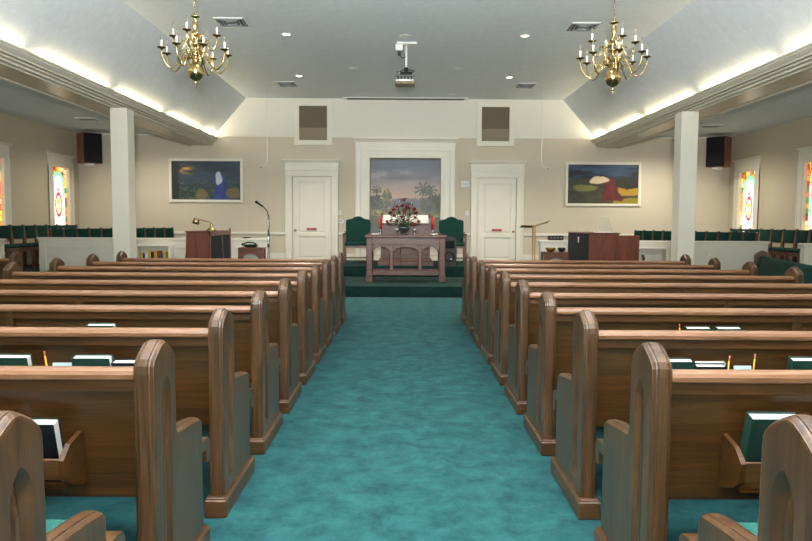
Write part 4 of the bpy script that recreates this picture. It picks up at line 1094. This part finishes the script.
# little arched stands with things on them
def stand(x, y, h, label):
    t = thing('side_stand', label, 'table', (x, y, 0)); w = .19
    b = MB(); b.box(-w-.02, w+.02, -.16, .16, h-.03, h, 'walnut_across', .006); b.build('top', t)
    for sx in (-1, 1):
        for sy in (-1, 1):
            b = MB(); b.box(sx*w-.018, sx*w+.018, sy*.13-.018, sy*.13+.018, 0, h-.03, 'walnut', .004); b.build('leg', t)
    b = MB()
    pts = [(-w, h-.03), (-w, h-.20)]+[(-w+.03+(2*w-.06)*i/12, h-.20+.10*math.sin(PI*i/12)**.7) for i in range(13)]+[(w, h-.20), (w, h-.03)]
    b.prism(pts, 'y', -.15, -.13, 'walnut_across'); b.build('apron', t); b = MB(); b.prism(pts, 'y', .13, .15, 'walnut_across'); b.build('apron', t)
    b = MB(); b.box(-w, w, .12, .128, .1, h-.04, 'wall_white'); b.build('back_panel', t)['label'] = 'white back panel'
    return t
stand(-2.62, 12.2, .93, 'small brown stand with arched apron beside the left microphone stand')
stand(2.60, 12.2, .885, 'small brown stand with arched apron beside the right piano')
# telephone-like dark object and bowls
t = thing('offering_plates', 'dark stacked offering plates on the left small stand', 'plate', (-2.64, 12.2, .93))
for k in range(2):
    b = MB(); b.lathe([(0, .02*k), (.08, .02*k), (.13, .02*k+.025), (.135, .02*k+.028), (.13, .02*k+.03), (.078, .02*k+.008), (0, .02*k+.008)], 'vase_green', n=20); b.build('plate', t)
b = MB(); b.tube([(-.12, -.05, .055), (-.05, -.06, .09), (.04, -.05, .085), (.1, -.02, .06)], .012, 'black_plastic', 8); b.ball((-.13, -.05, .055), .022, 'black_plastic'); tag(b.build('handset'), 'black handset lying on the offering plates, left stand', 'telephone').location = (-2.64, 12.2, .93)
for x, mm, r, lab in ((2.53, 'gold_bowl', .09, 'shallow brass bowl on the right small stand'), (2.72, 'black_plastic', .07, 'small black bowl on the right small stand')):
    b = MB(); b.lathe([(0, 0), (r*.5, 0), (r*.9, .035), (r, .07), (r*.93, .07), (r*.8, .03), (0, .012)], mm, n=20); o = b.build('bowl'); o.location = (x, 12.2, .885); tag(o, lab, 'bowl')
# black box on the right half wall; small dark dish on the left
t = thing('audio_box', 'small dark equipment box on the cap of the right half wall', 'box', (2.88, 13.46, 1.055))
b = MB(); b.box(-.14, .14, -.07, .07, 0, .085, 'black_plastic', .006); b.build('case', t)
b = MB()
for k in range(4): b.box(-.11+.06*k, -.075+.06*k, -.075, -.069, .03, .06, 'grey_plastic', .001)
b.build('button', t)
b = MB(); b.lathe([(0, 0), (.05, 0), (.08, .025), (.076, .025), (0, .008)], 'vase_green', n=16, sx=1.2); o = b.build('dish'); o.location = (-2.99, 13.46, 1.055); tag(o, 'small dark dish on the left half wall beside the organ', 'dish')

# microphone stand
t = thing('microphone_stand', 'chrome microphone stand with gooseneck beside the left half wall', 'microphone', (-2.28, 11.9, 0))
b = MB(); b.lathe([(0, 0), (.13, 0), (.13, .012), (.03, .03), (0, .03)], 'dark_metal', n=24); b.build('base', t)
b = MB(); b.cyl((0, 0, .02), (0, 0, 1.12), .018, 'chrome', n=12); b.cyl((0, 0, 1.12), (0, 0, 1.40), .010, 'chrome', n=10); b.cyl((0, 0, .95), (0, 0, 1.0), .02, 'black_plastic', n=12); b.build('pole', t)
b = MB(); b.tube([(0, 0, 1.38), (.0, 0, 1.48), (-.015, -.0, 1.55), (-.06, -.02, 1.61), (-.10, -.03, 1.64)], .007, 'dark_metal', 8); b.build('gooseneck', t)
b = MB(); b.cyl((-.08, -.02, 1.625), (-.17, -.05, 1.69), .013, 'black_plastic', .02, n=12); b.ball((-.185, -.055, 1.70), .024, 'dark_metal'); b.build('microphone', t)
b = MB(); b.tube([(-.1, -.03, 1.64), (-.02, -.05, 1.56), (.02, .02, 1.46), (.012, .022, 1.1), (.012, .025, .03)], .004, 'black_plastic', 6); b.build('cable', t)

# brass music stand on the right
t = thing('music_stand', 'tall bronze music stand with two open arms beside the right door', 'music stand', (2.22, 12.1, 0))
b = MB(); b.lathe([(0, 0), (.15, 0), (.15, .012), (.03, .03), (0, .03)], 'dark_metal', n=24); b.build('base', t)
for x in (-.018, .018):
    b = MB(); b.cyl((x, 0, .02), (x, 0, 1.34), .011, 'brass_dull', n=10); b.build('pole', t)
mt = Matrix.Translation((-.02, 0, 1.315)) @ Matrix.Rotation(.02, 4, 'Y') @ Matrix.Rotation(-.16, 4, 'X')
b = MB(); b.box(-.21, 0, -.10, .14, 0, .008, 'brass_dull', .002, mt); b.build('desk', t)
mt = Matrix.Translation((.02, 0, 1.33)) @ Matrix.Rotation(-.30, 4, 'Y') @ Matrix.Rotation(-.16, 4, 'X')
b = MB(); b.box(0, .25, -.10, .14, 0, .008, 'brass_dull', .002, mt); b.build('desk', t)

# bookcases let into the half walls
def bookcase(x0, x1, label):
    t = thing('bookcase', label, 'bookcase', ((x0+x1)/2, 13.38, 0)); w = (x1-x0)/2; zt = .90; d = .22
    b = MB(); b.box(-w, -w+.03, -d, 0, 0, zt, 'trim_white'); b.box(w-.03, w, -d, 0, 0, zt, 'trim_white'); b.box(-w-.01, w+.01, -d-.01, 0, zt, zt+.03, 'trim_white', .004); b.box(-w+.03, w-.03, -.01, 0, 0, zt, 'trim_white'); b.build('case', t)
    for z in (.08, .34, .60):
        b = MB(); b.box(-w+.03, w-.03, -d+.01, -.01, z, z+.02, 'trim_white'); b.build('shelf', t)
    return t
bookcase(-4.98, -4.36, 'low white bookcase with bright books left of the brown organ')
bookcase(4.28, 4.92, 'low white bookcase with dark books right of the brown piano')
cols = ['book_yellow', 'book_blue', 'paper', 'book_yellow', 'book_black', 'book_yellow', 'book_red', 'book_blue', 'book_yellow']
x = -4.93
bn = {'book_yellow': 'yellow', 'book_blue': 'blue', 'paper': 'white', 'book_black': 'black', 'book_red': 'red', 'book_green': 'green'}
for k, c in enumerate(cols):
    w = random.uniform(.035, .06); h = random.uniform(.15, .2); b = MB(); b.box(0, w, 0, .14, 0, h, c, .003); b.box(.004, w-.004, .004, .142, -.0, h+.001, 'pages')
    o = b.build('book'); o.location = (x, 13.2, .62); tag(o, '%s spined book in the left bookcase, %s from its left end' % (bn[c], ordinal(k)), 'book', 'books in the left bookcase'); x += w+.003
z = .62
for k, (c, w) in enumerate((('book_blue', .30), ('paper', .26), ('book_black', .28), ('book_red', .25), ('book_green', .27))):
    b = MB(); b.box(-w/2, w/2, 0, .15, 0, .034, c, .003); b.box(-w/2+.004, w/2-.002, -.001, .14, .004, .030, 'pages'); o = b.build('book'); o.location = (4.66-.01*k, 13.2, z); z += .0345
    tag(o, '%s book lying in the stack of the right bookcase, %s from the bottom' % (bn[c], ordinal(k)), 'book', 'stacked books in the right bookcase')
# papers on a low table beside the piano
t = thing('low_table', 'low table with papers beside the right piano', 'table', (4.05, 12.6, 0))
b = MB(); b.box(-.35, .35, -.25, .25, .60, .63, 'walnut_across', .005); b.build('tabletop', t)
for sx in (-1, 1):
    for sy in (-1, 1):
        b = MB(); b.box(sx*.31-.02, sx*.31+.02, sy*.21-.02, sy*.21+.02, 0, .60, 'walnut'); b.build('leg', t)
b = MB()
for k in range(4): b.box(-.13, .13, -.1, .1, .012*k, .012*k+.011, 'paper', .002, Matrix.Rotation(.1*k, 4, 'Z'))
o = b.build('paper_stack'); o.location = (3.95, 12.5, .63); tag(o, 'stack of white papers on the low table by the piano', 'papers')
b = MB(); b.box(-.08, .08, -.06, .06, 0, .07, 'black_plastic', .005); o = b.build('small_box'); o.location = (4.2, 12.5, .63); tag(o, 'small black box beside the white papers', 'box')

# ------------------------------------------------------------------ lights
def area(name, loc, rot, sx, sy, e, col=(1, 1, 1), spread=None):
    L = bpy.data.lights.new(name, 'AREA'); L.shape = 'RECTANGLE'; L.size = sx; L.size_y = sy; L.energy = e; L.color = col
    if spread: L.spread = spread
    o = bpy.data.objects.new(name, L); C.objects.link(o); o.location = loc; o.rotation_euler = rot; return o
# added fill light from behind, set at the unseen rear windows
area('rear_fill', (0, YR+.05, 1.9), (-PI/2, 0, PI), 4.8, 2.4, 130, (.90, .97, 1.0))
# camera flash and room downlights behind the camera
L = bpy.data.lights.new('flash', 'AREA'); L.shape = 'DISK'; L.size = .12; L.energy = 10; L.color = (1, .98, .95)
o = bpy.data.objects.new('flash', L); C.objects.link(o); o.location = (.0, -.12, 1.62); o.rotation_euler = (PI/2+.05, 0, 0)
area('bounce_flash', (0, -.45, 1.75), (PI/2+.80, 0, 0), .35, .35, 680, (1, .985, .96), math.radians(112))
for x in (-1.9, 1.9):
    for y in (-1.5, 2.0, 5.2, 8.3):
        can('recessed light over the %s pews, %s from the rear' % ('left' if x < 0 else 'right', ordinal([-1.5, 2.0, 5.2, 8.3].index(y))), x, y, 30 if y < 4 else 55)

w = bpy.data.worlds.new('world'); scene.world = w; w.use_nodes = True
w.node_tree.nodes['Background'].inputs[0].default_value = (.75, .87, 1, 1); w.node_tree.nodes['Background'].inputs[1].default_value = .6
scene.view_settings.view_transform = 'Standard'; scene.view_settings.look = 'None'
scene.view_settings.gamma = 1; scene.view_settings.use_curve_mapping = False
scene.view_settings.exposure = 0.56
